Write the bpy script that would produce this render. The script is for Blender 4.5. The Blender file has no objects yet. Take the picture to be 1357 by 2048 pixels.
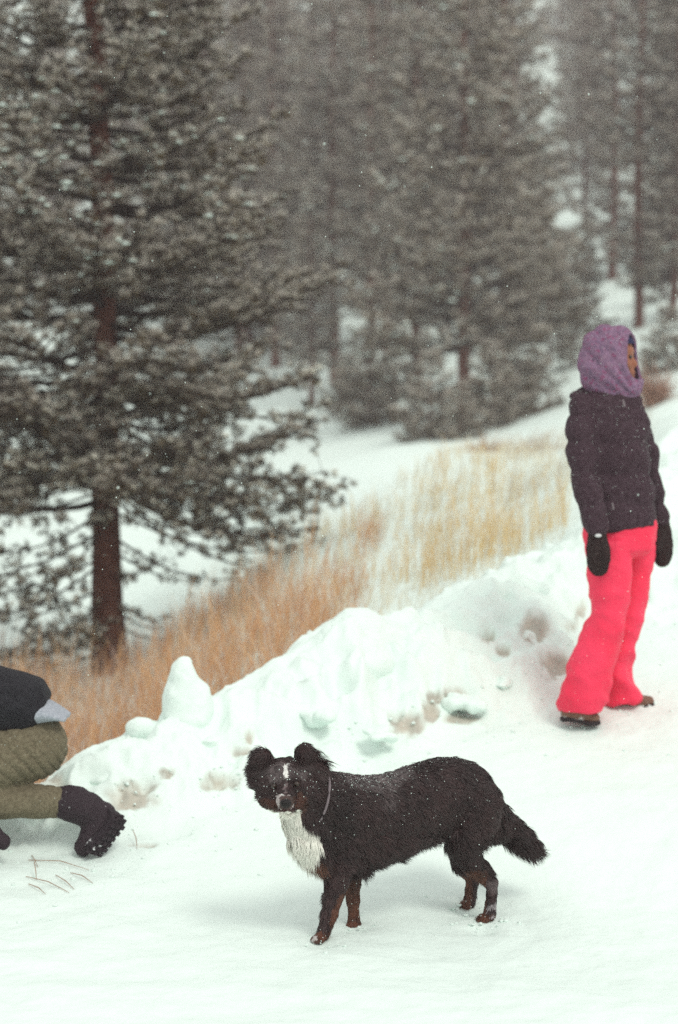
import bpy, bmesh, math, random
import numpy as np
from mathutils import Vector, Matrix
random.seed(7); rng = np.random.default_rng(7)
S = bpy.context.scene
COL = S.collection
R = math.radians

# ------------------------------------------------------------------ camera
CAMZ, FPX, PITCH = 1.75, 3980.0, 3.22
cd = bpy.data.cameras.new('camera'); cam = bpy.data.objects.new('camera', cd); COL.objects.link(cam)
cam.location = (0, 0, CAMZ); cam.rotation_euler = (R(90 - PITCH), 0, 0)
cd.sensor_fit = 'VERTICAL'; cd.sensor_height = 36; cd.lens = FPX / 2048 * 36
cd.clip_start = .1; cd.clip_end = 1500
cd.dof.use_dof = True; cd.dof.focus_distance = 6.45; cd.dof.aperture_fstop = 2.1
S.camera = cam

# ------------------------------------------------------------------ overcast sky, soft sun, exposure
W = bpy.data.worlds.new('World'); S.world = W; W.use_nodes = True
nt = W.node_tree; bg = nt.nodes['Background']
sky = nt.nodes.new('ShaderNodeTexSky'); sky.sky_type = 'NISHITA'; sky.sun_disc = False
sky.sun_elevation = R(48); sky.sun_rotation = R(150)
mx = nt.nodes.new('ShaderNodeMix'); mx.data_type = 'RGBA'; mx.inputs[0].default_value = .88
nt.links.new(sky.outputs[0], mx.inputs[6]); mx.inputs[7].default_value = (8.4, 8.5, 8.2, 1)   # cloud deck
nt.links.new(mx.outputs[2], bg.inputs[0]); bg.inputs[1].default_value = .096
sl = bpy.data.lights.new('sun', 'SUN'); sun = bpy.data.objects.new('sun', sl); COL.objects.link(sun)
sl.energy = 1.25; sl.angle = R(18); sl.color = (1, .965, .9)
sun.rotation_euler = (R(42), 0, R(30))
S.view_settings.view_transform = 'Standard'; S.view_settings.look = 'None'
S.view_settings.exposure = 0.45; S.view_settings.gamma = 1; S.view_settings.use_curve_mapping = False
try:
    S.cycles.use_denoising = False
    S.cycles.max_bounces = 6; S.cycles.diffuse_bounces = 3; S.cycles.volume_bounces = 1
    S.cycles.use_adaptive_sampling = False
except Exception: pass

# ------------------------------------------------------------------ helpers
cp, sp = math.cos(R(PITCH)), math.sin(R(PITCH))
def at(px, py, d):
    """point of the world seen at photograph position px,py, at distance d along the view"""
    a = (px - 678.5) / FPX; b = -(py - 1024) / FPX
    x, y, z = a, cp + b * sp, -sp + b * cp
    return Vector((x / y * d, d, CAMZ + z / y * d))
def proj(P):
    P = np.asarray(P, float); v = P - np.array([0, 0, CAMZ])
    f = v[..., 1] * cp - v[..., 2] * sp; u = v[..., 1] * sp + v[..., 2] * cp
    return 678.5 + FPX * v[..., 0] / f, 1024 - FPX * u / f
def hsh(i, j, k, s):
    n = (i * 374761393 + j * 668265263 + k * 2147483647 + s * 974634777) & 0xffffffff
    n = ((n ^ (n >> 13)) * 1274126177) & 0xffffffff
    n = ((n ^ (n >> 16)) * 2246822519) & 0xffffffff
    return ((n ^ (n >> 15)) & 0xffffff) / float(0xffffff)
def vnoise(P, s=0):
    P = np.asarray(P, float); I = np.floor(P).astype(np.int64); F = P - I; F = F * F * (3 - 2 * F)
    o = 0
    for a in (0, 1):
        wa = F[..., 0] if a else 1 - F[..., 0]
        for b in (0, 1):
            wb = F[..., 1] if b else 1 - F[..., 1]
            for c in (0, 1):
                wc = F[..., 2] if c else 1 - F[..., 2]
                o = o + wa * wb * wc * hsh(I[..., 0] + a, I[..., 1] + b, I[..., 2] + c, s)
    return o * 2 - 1
def fbm(P, oct=4, s=0):
    P = np.asarray(P, float); o = 0; a = 1
    for k in range(oct): o = o + a * vnoise(P * 2 ** k + 17.3 * k, s + k); a *= .5
    return o
def sstep(a, b, x):
    t = np.clip((x - a) / (b - a), 0, 1); return t * t * (3 - 2 * t)
def inpoly(x, y, poly):
    ins = np.zeros(np.shape(x), bool); n = len(poly)
    for i in range(n):
        x1, y1 = poly[i]; x2, y2 = poly[(i + 1) % n]
        if y1 == y2: continue
        c = (y1 > y) != (y2 > y)
        ins ^= c & (x < (x2 - x1) * (y - y1) / (y2 - y1) + x1)
    return ins

def rawmesh(name, V, F, smooth=True, cols=None):
    """V (n,3); F: list of (m,k) arrays"""
    V = np.asarray(V, np.float32)
    if isinstance(F, np.ndarray): F = [F]
    F = [np.asarray(f, np.int32) for f in F if len(f)]
    me = bpy.data.meshes.new(name)
    me.vertices.add(len(V)); me.vertices.foreach_set('co', V.ravel())
    nl = sum(f.size for f in F); nf = sum(len(f) for f in F)
    me.loops.add(nl); me.loops.foreach_set('vertex_index', np.concatenate([f.ravel() for f in F]))
    me.polygons.add(nf)
    tot = np.concatenate([np.full(len(f), f.shape[1], np.int32) for f in F])
    st = np.concatenate([[0], np.cumsum(tot)[:-1]]).astype(np.int32)
    me.polygons.foreach_set('loop_start', st)
    try: me.polygons.foreach_set('loop_total', tot)
    except Exception: pass
    me.update(calc_edges=True)
    me.polygons.foreach_set('use_smooth', np.full(nf, smooth))
    if cols is not None:
        ca = me.color_attributes.new('tint', 'FLOAT_COLOR', 'POINT')
        c = np.ones((len(V), 4), np.float32); c[:, :3] = cols; ca.data.foreach_set('color', c.ravel())
    me.validate()
    return me
def link(name, me, mat=None, parent=None, **props):
    o = bpy.data.objects.new(name, me); COL.objects.link(o)
    if mat is not None and me is not None and not me.materials: me.materials.append(mat)
    if parent is not None: o.parent = parent; o.matrix_parent_inverse = Matrix.Translation(-parent.location) if parent.type == 'EMPTY' and parent.rotation_euler[2] == 0 else Matrix()
    for k, v in props.items(): o[k] = v
    return o
def empty(name, loc, label, cat, group=None):
    o = bpy.data.objects.new(name, None); COL.objects.link(o); o.location = loc
    o.empty_display_size = .1
    o['label'] = label; o['category'] = cat
    if group: o['group'] = group
    return o

class Acc:
    def __init__(s): s.V = []; s.F = {}; s.C = []; s.n = 0
    def add(s, V, F, col=None):
        V = np.asarray(V, float); F = np.asarray(F, int)
        s.V.append(V); s.F.setdefault(F.shape[1], []).append(F + s.n); s.n += len(V)
        s.C.append(np.tile(col if col is not None else (1, 1, 1), (len(V), 1)) if col is None or np.ndim(col) == 1 else col)
    def mesh(s, name, smooth=True, cols=False):
        return rawmesh(name, np.concatenate(s.V), [np.concatenate(f) for f in s.F.values()], smooth, np.concatenate(s.C) if cols else None)
def frame(t):
    t = t / (np.linalg.norm(t) + 1e-9); a = np.array([0, 0, 1.]) if abs(t[2]) < .9 else np.array([1., 0, 0])
    u = np.cross(a, t); u /= np.linalg.norm(u); return u, np.cross(t, u)
def tube(acc, pts, rad, k=8, col=None, cap=True):
    pts = np.asarray([tuple(p) for p in pts], float); n = len(pts); T = np.gradient(pts, axis=0)
    A = np.arange(k) * 2 * np.pi / k; V = []
    for i in range(n):
        u, v = frame(T[i]); V.append(pts[i] + rad[i] * (np.cos(A)[:, None] * u + np.sin(A)[:, None] * v))
    V = np.concatenate(V); i = np.arange(n - 1)[:, None] * k; j = np.arange(k)[None]; j2 = (j + 1) % k
    F = np.stack([i + j, i + j2, i + k + j2, i + k + j], -1).reshape(-1, 4)
    acc.add(V, F, col)
    if cap:
        acc.add(np.concatenate([V[-k:], [pts[-1] + T[-1] / (np.linalg.norm(T[-1]) + 1e-9) * rad[-1] * .5]]), np.stack([np.arange(k), (np.arange(k) + 1) % k, np.full(k, k)], -1), col)
        acc.add(np.concatenate([V[:k], [pts[0] - T[0] / (np.linalg.norm(T[0]) + 1e-9) * rad[0] * .5]]), np.stack([(np.arange(k) + 1) % k, np.arange(k), np.full(k, k)], -1), col)
def uvsph(n=16, m=10):
    V = [(0, 0, 1)]
    for i in range(1, m):
        for j in range(n):
            a = math.pi * i / m; b = 2 * math.pi * j / n; V.append((math.sin(a) * math.cos(b), math.sin(a) * math.sin(b), math.cos(a)))
    V.append((0, 0, -1)); T = []; Q = []
    for j in range(n):
        T.append((0, 1 + j, 1 + (j + 1) % n)); T.append((len(V) - 1, 1 + (m - 2) * n + (j + 1) % n, 1 + (m - 2) * n + j))
    for i in range(m - 2):
        for j in range(n): Q.append((1 + i * n + j, 1 + (i + 1) * n + j, 1 + (i + 1) * n + (j + 1) % n, 1 + i * n + (j + 1) % n))
    return np.array(V), np.array(T), np.array(Q)
SV, ST, SQ = uvsph()
def ellips(acc, c, r, rot=None):
    V = SV * np.array(r if np.ndim(r) else (r, r, r))
    if rot is not None: V = V @ np.array(rot.to_3x3()).T
    V = V + np.array(tuple(c)); n0 = acc.n
    acc.add(V, ST); acc.F.setdefault(4, []).append(SQ + n0)
def cone(acc, a, b, ra, rb):
    """tapered limb with round ends, closed"""
    a = np.array(tuple(a)); b = np.array(tuple(b)); t = b - a; L = np.linalg.norm(t)
    if L < 1e-6: return ellips(acc, a, ra)
    t /= L; u, v = frame(t); A = np.arange(16) * 2 * np.pi / 16; rings = []
    for q in (-.98, -.8, -.5, 0): rings.append((a + t * ra * q, ra * math.sqrt(1 - q * q)))
    for q in (0, .5, .8, .98): rings.append((b + t * rb * q, rb * math.sqrt(1 - q * q)))
    V = np.concatenate([c + r * (np.cos(A)[:, None] * u + np.sin(A)[:, None] * v) for c, r in rings]); n = len(rings)
    i = np.arange(n - 1)[:, None] * 16; j = np.arange(16)[None]; j2 = (j + 1) % 16
    V = np.concatenate([V, [a - t * ra, b + t * rb]]); n0 = acc.n
    acc.add(V, np.stack([i + j, i + j2, i + 16 + j2, i + 16 + j], -1).reshape(-1, 4))
    k = np.arange(16); k2 = (k + 1) % 16
    acc.F.setdefault(3, []).append(np.concatenate([np.stack([k2, k, np.full(16, n * 16)], -1), np.stack([(n - 1) * 16 + k, (n - 1) * 16 + k2, np.full(16, n * 16 + 1)], -1)]) + n0)
def chain(acc, pts):
    """pts: (point, radius) ..."""
    for (a, ra), (b, rb) in zip(pts, pts[1:]): cone(acc, a, b, ra, rb)
def loft(acc, rings, k=28, power=2.0):
    """rings: (centre, vector half axis a, vector half axis b); closed"""
    A = np.arange(k) * 2 * np.pi / k; V = []
    ca = np.sign(np.cos(A)) * np.abs(np.cos(A)) ** (2 / power); sa = np.sign(np.sin(A)) * np.abs(np.sin(A)) ** (2 / power)
    for c, a, b in rings: V.append(np.array(tuple(c)) + ca[:, None] * np.array(tuple(a)) + sa[:, None] * np.array(tuple(b)))
    n = len(rings); V = np.concatenate(V + [[tuple(rings[0][0]), tuple(rings[-1][0])]])
    i = np.arange(n - 1)[:, None] * k; j = np.arange(k)[None]; j2 = (j + 1) % k; n0 = acc.n
    acc.add(V, np.stack([i + j, i + j2, i + k + j2, i + k + j], -1).reshape(-1, 4))
    q = np.arange(k); q2 = (q + 1) % k
    acc.F.setdefault(3, []).append(np.concatenate([np.stack([q2, q, np.full(k, n * k)], -1), np.stack([(n - 1) * k + q, (n - 1) * k + q2, np.full(k, n * k + 1)], -1)]) + n0)
def organic(acc, voxel=.01, smooth=6, factor=.5):
    """weld overlapping volumes into one continuous surface"""
    me = acc.mesh('tmp'); bm = bmesh.new(); bm.from_mesh(me)
    bmesh.ops.recalc_face_normals(bm, faces=bm.faces); bm.to_mesh(me); bm.free()
    o = bpy.data.objects.new('tmp', me); COL.objects.link(o)
    m = o.modifiers.new('r', 'REMESH'); m.mode = 'VOXEL'; m.voxel_size = voxel; m.adaptivity = 0
    if smooth: s = o.modifiers.new('s', 'SMOOTH'); s.factor = factor; s.iterations = smooth
    dg = bpy.context.evaluated_depsgraph_get(); ev = o.evaluated_get(dg)
    out = bpy.data.meshes.new_from_object(ev); COL.objects.unlink(o); bpy.data.objects.remove(o)
    out.polygons.foreach_set('use_smooth', np.ones(len(out.polygons), bool))
    return out
def co(me): a = np.empty(len(me.vertices) * 3, np.float32); me.vertices.foreach_get('co', a); return a.reshape(-1, 3).astype(float)
def no(me): a = np.empty(len(me.vertices) * 3, np.float32); me.vertices.foreach_get('normal', a); return a.reshape(-1, 3).astype(float)
def setco(me, V): me.vertices.foreach_set('co', np.asarray(V, np.float32).ravel()); me.update()
def setcol(me, C):
    ca = me.color_attributes.new('tint', 'FLOAT_COLOR', 'POINT'); c = np.ones((len(C), 4), np.float32); c[:, :3] = C; ca.data.foreach_set('color', c.ravel())

# ------------------------------------------------------------------ materials
def material(name, col=(.5, .5, .5), rough=.8, tint=False, noise=None, bump=None, snow=None, spec=.3, sheen=0, trans=0, brick=None):
    """noise=(scale, colour2, lo, hi)  bump=(scale, strength, distance)  snow=(lo,hi,scale) dusting on upward faces"""
    m = bpy.data.materials.new(name); m.use_nodes = True; n = m.node_tree.nodes; L = m.node_tree.links
    b = n['Principled BSDF']; b.inputs['Roughness'].default_value = rough; b.inputs['Specular IOR Level'].default_value = spec
    if sheen: b.inputs['Sheen Weight'].default_value = sheen; b.inputs['Sheen Roughness'].default_value = .5
    tc = n.new('ShaderNodeTexCoord'); out = None
    def mix(f, a, c):
        q = n.new('ShaderNodeMix'); q.data_type = 'RGBA'
        for s, v in ((0, f), (6, a), (7, c)):
            if hasattr(v, 'links'): L.new(v, q.inputs[s])
            else: q.inputs[s].default_value = v if s == 0 else (*v, 1)
        return q.outputs[2]
    def ramp(src, lo, hi):
        q = n.new('ShaderNodeMapRange'); L.new(src, q.inputs[0]); q.inputs[1].default_value = lo; q.inputs[2].default_value = hi; q.clamp = True; return q.outputs[0]
    def nz(scale, det=4):
        q = n.new('ShaderNodeTexNoise'); L.new(tc.outputs['Object'], q.inputs['Vector']); q.inputs['Scale'].default_value = scale; q.inputs['Detail'].default_value = det; return q.outputs[0]
    base = tuple(col)
    if tint:
        a = n.new('ShaderNodeAttribute'); a.attribute_name = 'tint'; base = a.outputs['Color']
    if noise: base = mix(ramp(nz(noise[0]), noise[2], noise[3]), base, noise[1])
    if snow:
        g = n.new('ShaderNodeNewGeometry'); sx = n.new('ShaderNodeSeparateXYZ'); L.new(g.outputs['Normal'], sx.inputs[0])
        ad = n.new('ShaderNodeMath'); ad.operation = 'ADD'; L.new(sx.outputs[2], ad.inputs[0])
        mu = n.new('ShaderNodeMath'); mu.operation = 'MULTIPLY_ADD'; L.new(nz(snow[2], 5), mu.inputs[0]); mu.inputs[1].default_value = 1.6; mu.inputs[2].default_value = -.8
        L.new(mu.outputs[0], ad.inputs[1]); base = mix(ramp(ad.outputs[0], snow[0], snow[1]), base, (.8, .86, .82))
    if hasattr(base, 'links'): L.new(base, b.inputs['Base Color'])
    else: b.inputs['Base Color'].default_value = (*base, 1)
    if bump:
        bp = n.new('ShaderNodeBump'); L.new(nz(bump[0], 6), bp.inputs['Height']); bp.inputs['Strength'].default_value = bump[1]; bp.inputs['Distance'].default_value = bump[2]
        L.new(bp.outputs[0], b.inputs['Normal'])
    if trans:
        tr = n.new('ShaderNodeBsdfTranslucent'); ms = n.new('ShaderNodeMixShader'); ms.inputs[0].default_value = trans
        if hasattr(base, 'links'): L.new(base, tr.inputs[0])
        else: tr.inputs[0].default_value = (*base, 1)
        L.new(b.outputs[0], ms.inputs[1]); L.new(tr.outputs[0], ms.inputs[2]); L.new(ms.outputs[0], n['Material Output'].inputs[0])
    return m
SNOWC = (.725, .845, .785)
M_snow = material('snow', tint=True, rough=.75, bump=(9, .35, .05), spec=.2)
M_snowlump = material('snow_lump', SNOWC, rough=.75, bump=(26, .4, .02), spec=.2)
M_bark = material('pine_bark', (.085, .030, .020), rough=.95, noise=(14, (.15, .07, .05), .45, .7), bump=(30, 1, .02), spec=.1)
M_twig = material('pine_twig', (.05, .035, .03), rough=.95, spec=.1)
M_needle = material('pine_needles', tint=True, rough=.7, spec=.2, trans=.25)
M_grass = material('dry_grass', tint=True, rough=.8, spec=.1, trans=.3)
M_fur = material('dog_fur', tint=True, rough=.55, spec=.35)
M_skinfur = material('dog_coat', tint=True, rough=.8, spec=.1)
M_eye = material('dog_eye', (.02, .009, .004), rough=.12, spec=.5)
M_nose = material('dog_nose', (.006, .004, .004), rough=.5, bump=(300, .5, .002), spec=.25)
M_jacket = material('dark_plum_jacket', (.032, .015, .022), rough=.75, noise=(60, (.05, .028, .038), .4, .65), snow=(1.35, 1.75, 90), bump=(90, .3, .01), spec=.2)
M_mitten = material('dark_knit_mitten', (.026, .016, .016), rough=.95, noise=(110, (.07, .05, .045), .55, .75), bump=(130, .8, .01), spec=.1)
M_pants = material('coral_red_ski_fabric', (.80, .026, .075), rough=.6, noise=(4, (.86, .045, .11), .35, .7), bump=(14, .5, .03), spec=.25)
M_skin = material('skin', (.27, .10, .055), rough=.55)
M_hair = material('dark_blue_hat', (.02, .02, .06), rough=.9)
M_boot = material('brown_boot', (.17, .09, .06), rough=.8, noise=(30, (.5, .48, .46), .52, .62), bump=(40, .6, .01))
M_sole = material('boot_sole', (.025, .018, .02), rough=.9, noise=(35, (.7, .72, .72), .62, .72))
M_jacket2 = material('black_jacket', (.006, .006, .009), rough=.8, noise=(50, (.012, .012, .016), .4, .6), bump=(18, .5, .02), spec=.25)
M_shirt = material('grey_shirt', (.27, .30, .34), rough=.9, noise=(120, (.38, .41, .45), .4, .6), bump=(60, .4, .01))
M_olive = material('olive_trousers', (.115, .098, .062), rough=.85, noise=(90, (.16, .138, .09), .4, .6), snow=(1.5, 1.8, 30), bump=(70, .3, .01), spec=.15)
M_boot2 = material('black_boot', (.022, .013, .018), rough=.75, noise=(26, (.75, .75, .76), .67, .72), bump=(60, .7, .01))
M_sole2 = material('lug_sole', (.018, .012, .016), rough=.85, noise=(22, (.72, .72, .73), .64, .68), bump=(60, .7, .01))
M_stalk = material('dry_stalk', (.3, .17, .1), rough=.9)
M_collar = material('collar', (.16, .13, .14), rough=.6)

def scarf_material():
    m = bpy.data.materials.new('purple_knit_scarf'); m.use_nodes = True; n = m.node_tree.nodes; L = m.node_tree.links; b = n['Principled BSDF']
    tc = n.new('ShaderNodeTexCoord')
    w = n.new('ShaderNodeTexVoronoi'); w.inputs['Scale'].default_value = 105; L.new(tc.outputs['Object'], w.inputs[0])
    r = n.new('ShaderNodeValToRGB'); r.color_ramp.interpolation = 'LINEAR'; e = r.color_ramp.elements
    sx = n.new('ShaderNodeSeparateColor'); L.new(w.outputs['Color'], sx.inputs[0]); L.new(sx.outputs[0], r.inputs[0])
    e[0].color = (.25, .15, .22, 1); e[1].color = (.23, .055, .13, 1); e[0].position = 0
    for p, c in ((.35, (.13, .085, .14)), (.6, (.23, .14, .22)), (.85, (.18, .1, .16))): q = e.new(p); q.color = (*c, 1)
    L.new(r.outputs[0], b.inputs['Base Color']); b.inputs['Roughness'].default_value = .95; b.inputs['Specular IOR Level'].default_value = .1
    bp = n.new('ShaderNodeBump'); L.new(w.outputs['Distance'], bp.inputs['Height']); bp.inputs['Strength'].default_value = .35; bp.inputs['Distance'].default_value = .006; L.new(bp.outputs[0], b.inputs['Normal'])
    return m
M_scarf = scarf_material()

# ------------------------------------------------------------------ the ground
FC = np.array([-3200, -500, 0, 200, 400, 600, 800, 1000, 1200, 1357, 1900, 4500], float)
FD = np.array([7, 9, 12, 16, 22, 26, 35, 50, 75, 110, 150, 260], float)
FZ = np.array([
 [-.3, -.3, -.3, -.3, -.1, .1, .25, .45, .7, .9, 1.1, 1.3],
 [-.35, -.35, -.35, -.3, -.1, .1, .25, .45, .7, .9, 1.1, 1.5],
 [-.42, -.42, -.42, -.38, 0, .33, .5, .76, 1.05, 1.4, 2, 2.5],
 [-.42, -.42, -.42, -.42, .0, .58, .8, 1., 1.28, 1.6, 2.2, 2.8],
 [-.42, -.42, -.4, -.3, .2, .85, 1.08, 1.17, 1.25, 1.6, 2.2, 3],
 [-.4, -.4, -.35, -.2, .1, .5, .72, .85, 1.1, 1.5, 2.2, 3],
 [0, 0, 0, .1, .3, .8, 1.1, 1.35, 1.8, 2.2, 3, 4],
 [1.5, 1.5, 1.5, 1.6, 1.8, 2.2, 2.5, 3.0, 3.6, 4, 5, 6],
 [7, 7, 7, 7, 7, 6.5, 6.5, 7, 8, 8.5, 9, 10],
 [19, 19, 19, 18, 17, 17, 17, 17, 18, 19, 20, 21],
 [38] * 12, [80] * 12])
def interp2(c, d):
    ci = np.clip(np.searchsorted(FC, c) - 1, 0, len(FC) - 2); di = np.clip(np.searchsorted(FD, d) - 1, 0, len(FD) - 2)
    tc = np.clip((c - FC[ci]) / (FC[ci + 1] - FC[ci]), 0, 1); td = np.clip((d - FD[di]) / (FD[di + 1] - FD[di]), 0, 1)
    tc = tc * .5 + .5 * tc * tc * (3 - 2 * tc); td = td * .6 + .4 * td * td * (3 - 2 * td)
    a = FZ[di, ci] * (1 - tc) + FZ[di, ci + 1] * tc; b = FZ[di + 1, ci] * (1 - tc) + FZ[di + 1, ci + 1] * tc
    return a * (1 - td) + b * td
# berm: photograph column, crest row, crest distance, foot distance
BERM = np.array([(-3000, 1640, 7.6, 7.1), (-400, 1625, 7.7, 7.2), (0, 1590, 7.8, 7.25), (100, 1548, 7.9, 7.3), (150, 1512, 7.95, 7.35), (210, 1474, 8.05, 7.4),
  (300, 1455, 8.2, 7.5), (430, 1398, 8.4, 7.65), (500, 1362, 8.5, 7.75), (560, 1325, 8.6, 7.8), (620, 1298, 8.75, 7.9), (660, 1262, 8.85, 7.95), (720, 1238, 8.95, 8.0),
  (790, 1240, 9.15, 8.1), (850, 1218, 9.3, 8.2), (950, 1178, 9.6, 8.35), (1060, 1128, 10., 8.5), (1130, 1092, 10.3, 8.75), (1200, 1020, 10.8, 9.2), (1290, 915, 11.5, 9.5), (1357, 862, 12, 9.6), (1500, 800, 12.6, 9.9), (4500, 600, 14, 11)], float)
bz = np.array([at(a, b, c).z for a, b, c, _ in BERM])
_cx = np.arange(-3000, 4501, 4.)
def _sm(v):
    w = np.interp(_cx, BERM[:, 0], v); k = np.exp(-.5 * (np.arange(-12, 13) * 4 / 15.) ** 2); k /= k.sum(); return np.convolve(np.pad(w, 12, mode='edge'), k, mode='valid')
_tab = {0: _sm(bz), 1: _sm(BERM[:, 2]), 2: _sm(BERM[:, 3])}
def cuts(c, i): return np.interp(c, _cx, _tab[i])
PATCH = [(275, 1590, 48, 26), (450, 1562, 34, 18), (498, 1475, 10, 14), (475, 1500, 30, 9), (815, 1450, 34, 22), (862, 1422, 16, 20), (915, 1388, 22, 12), (925, 1435, 34, 10), (775, 1465, 26, 8), (1070, 1255, 30, 22),
         (1160, 1218, 12, 14), (1110, 1330, 30, 26), (980, 1270, 18, 10), (330, 1545, 16, 8), (1010, 1300, 16, 12), (100, 1560, 40, 16), (285, 1690, 26, 5), (1150, 1250, 20, 10), (870, 1395, 16, 10)]
def terrain(x, y, detail=True):
    x = np.asarray(x, float); y = np.asarray(y, float); d = np.maximum(y, .3)
    c = 678.5 + FPX * x / d
    t = d - 6.9; road = -.012 - .034 * sstep(.05, .5, x) * (1 - sstep(6.95, 7.5, d)) * sstep(5.6, 6.3, d) + .23 * np.where(t > 3, t, np.log1p(np.exp(np.clip(t * 5, -30, 30))) / 5) + .03 * np.clip(x, -3, 3) * sstep(5.5, 8, d)
    road = np.minimum(road, .8)
    if detail:
        P = np.stack([x, y, 0 * x], -1)
        road = road + .012 * fbm(P * (1.1, 1.6, 1), 4, 3) + .009 * np.maximum(0, vnoise(P * (2.5, 6, 1), 40)) * sstep(.35, .7, np.hypot((x - .2) / 1.2, (d - 6.6))) + .008 * fbm(P * 6, 3, 5)
    field = interp2(c, d)
    if detail: field = field + .05 * fbm(P * .7, 4, 8) * sstep(9, 13, d) + .4 * fbm(P * .12, 3, 4) * sstep(26, 60, d)
    zc = cuts(c, 0); dc = cuts(c, 1); df = cuts(c, 2)
    s = np.clip((d - df) / (dc - df), 0, 1); s = np.sin(s * np.pi / 2) ** 1.25 * .65 + .35 * sstep(0, 1, s)
    b = sstep(0, 1, (d - dc) / 1.1)
    z = np.where(d < dc, road * (1 - s) + zc * s, zc * (1 - b) + field * b)
    if detail:
        m = sstep(-.1, .35, d - df) * (1 - sstep(.2, .9, d - dc)); top = 1 - sstep(.25, .0, np.abs(d - dc)) * .55
        n1 = fbm(P * 2.6, 2, 20); n2 = fbm(P * 7.5, 3, 30)
        n3 = fbm(P * 4.2 + .15 * n1[..., None], 2, 25); z = z + m * top * (.055 * n1 + .085 * (.5 - np.abs(n3)) + .035 * (.6 - 2 * np.abs(n2)) + .010 * fbm(P * 25, 3, 31))
    return z
def terrain1(x, y): return float(terrain(np.array([x]), np.array([y]))[0])
def ground_at(px, py, d0=9, d1=140):
    ds = np.linspace(d0, d1, 1200); xs = (px - 678.5) / FPX * ds
    z = terrain(xs, ds); _, q = proj(np.stack([xs, ds, z], -1)); i = np.argmin(np.abs(q - py)); return xs[i], ds[i], z[i]

us = np.concatenate([np.linspace(-2.5, -.26, 50)[:-1], np.linspace(-.26, .26, 520), np.linspace(.26, 2.5, 50)[1:]])
ds = np.concatenate([np.linspace(.5, 5, 30)[:-1], np.linspace(5, 7, 120)[:-1], np.linspace(7, 12.5, 330)[:-1], np.linspace(12.5, 30, 120)[:-1], np.geomspace(30, 260, 90)])
U, D = np.meshgrid(us, ds); X = U * D; Z = terrain(X, D)
Pg = np.stack([X, D, Z], -1); gx, gy = proj(Pg)
dirt = np.zeros_like(gx); pn = fbm(np.stack([X * 9, D * 9, Z * 9], -1), 4, 50); pn2 = fbm(np.stack([X * 22, D * 22, Z * 22], -1), 3, 54)
near = (D < 10.5) & (D > 6.6)
for (a, b, c, e) in PATCH:
    q = ((gx - a) / c) ** 2 + ((gy - b) / e) ** 2
    dirt = np.maximum(dirt, np.where(near, sstep(1.25, .15, q * .8 + pn * .8 + pn2 * .5), 0))
Pg[..., 2] -= dirt * (.016 + .012 * pn2)
# small dents where chunks have fallen and where paws stand
for (a, b, r, h) in ((640, 1886, .06, .02), (712, 1856, .06, .015), (968, 1842, .06, .02), (938, 1808, .06, .02)):
    q = at(a, b, 6.6); w = at(a, b, 6.6); dd = CAMZ / ((CAMZ - q.z) / 6.6); qx = (a - 678.5) / FPX * dd
    Pg[..., 2] -= h * np.exp(-((Pg[..., 0] - qx) ** 2 + (Pg[..., 1] - dd) ** 2) / (2 * (r * .6) ** 2))
nr, nc = U.shape; idx = np.arange(nr * nc).reshape(nr, nc)
F = np.stack([idx[:-1, :-1], idx[:-1, 1:], idx[1:, 1:], idx[1:, :-1]], -1).reshape(-1, 4)
tintc = np.array(SNOWC)[None, None] * (1 + .012 * fbm(Pg * 1.5, 3, 60)[..., None])
dk = dirt[..., None]; tintc = tintc * (1 - dk * .7) + (np.array((.36, .28, .20)) * (1 + .35 * pn2[..., None])) * dk * .7
link('snow_ground', rawmesh('snow_ground', Pg.reshape(-1, 3), F, True, tintc.reshape(-1, 3)), M_snow, kind='structure')
pv = np.array([(-400, -200, -.7), (400, -200, -.7), (400, 6, -.7), (-400, 6, -.7)]); link('snow_plain', rawmesh('snow_plain', pv, np.array([[0, 1, 2, 3]])), M_snowlump, kind='structure')

# ------------------------------------------------------------------ snow chunks on the berm
def chunk(pts, label, seed, voxel=.016, amp=.014, base=None):
    a = Acc()
    for p, r in pts: ellips(a, at(*p), r)
    me = organic(a, voxel, 4); V = co(me); N = no(me); me.clear_geometry if 0 else None
    V += N * (amp * fbm(V * 9, 3, seed) + amp * .35 * fbm(V * 30, 2, seed + 4))[:, None]
    b = at(*base); loc = Vector((b.x, b.y, b.z)); setco(me, V - np.array(tuple(loc)))
    o = link('snow_chunk', me, M_snowlump, label=label, category='snow chunk', group='snow chunks on the ploughed bank'); o.location = loc
    return o
chunk([((372, 1338, 8.2), (.042, .06, .055)), ((368, 1365, 8.2), (.07, .08, .09)), ((362, 1405, 8.2), (.085, .1, .12)), ((392, 1412, 8.2), (.075, .1, .11)), ((375, 1450, 8.2), (.12, .13, .12))],
      'tall pointed white snow chunk standing upright on the bank', 3, base=(375, 1480, 8.2))
chunk([((288, 1452, 8.1), (.05, .06, .045)), ((272, 1462, 8.08), (.045, .06, .04)), ((300, 1470, 8.1), (.06, .07, .05))], 'small rounded snow chunk left of the pointed one', 9, base=(288, 1485, 8.1))
chunk([((722, 1262, 8.8), (.14, .15, .11)), ((675, 1290, 8.75), (.1, .14, .1)), ((770, 1290, 8.82), (.13, .16, .12)), ((720, 1330, 8.7), (.2, .2, .14))],
      'largest smooth round snow mound on top of the bank', 14, voxel=.02, amp=.02, base=(720, 1360, 8.75))
def clod(px, py, d, r, label, seed):
    g = np.random.default_rng(seed); p = [((px + g.normal(0, r * 200), py + g.normal(0, r * 90), d + g.normal(0, r * .4)), tuple(r * g.uniform(.55, 1.0, 3) * (1, 1, .6))) for _ in range(5)]
    chunk(p, label, seed, voxel=max(.008, r * .11), amp=r * .3, base=(px, py + 8, d))
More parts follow.
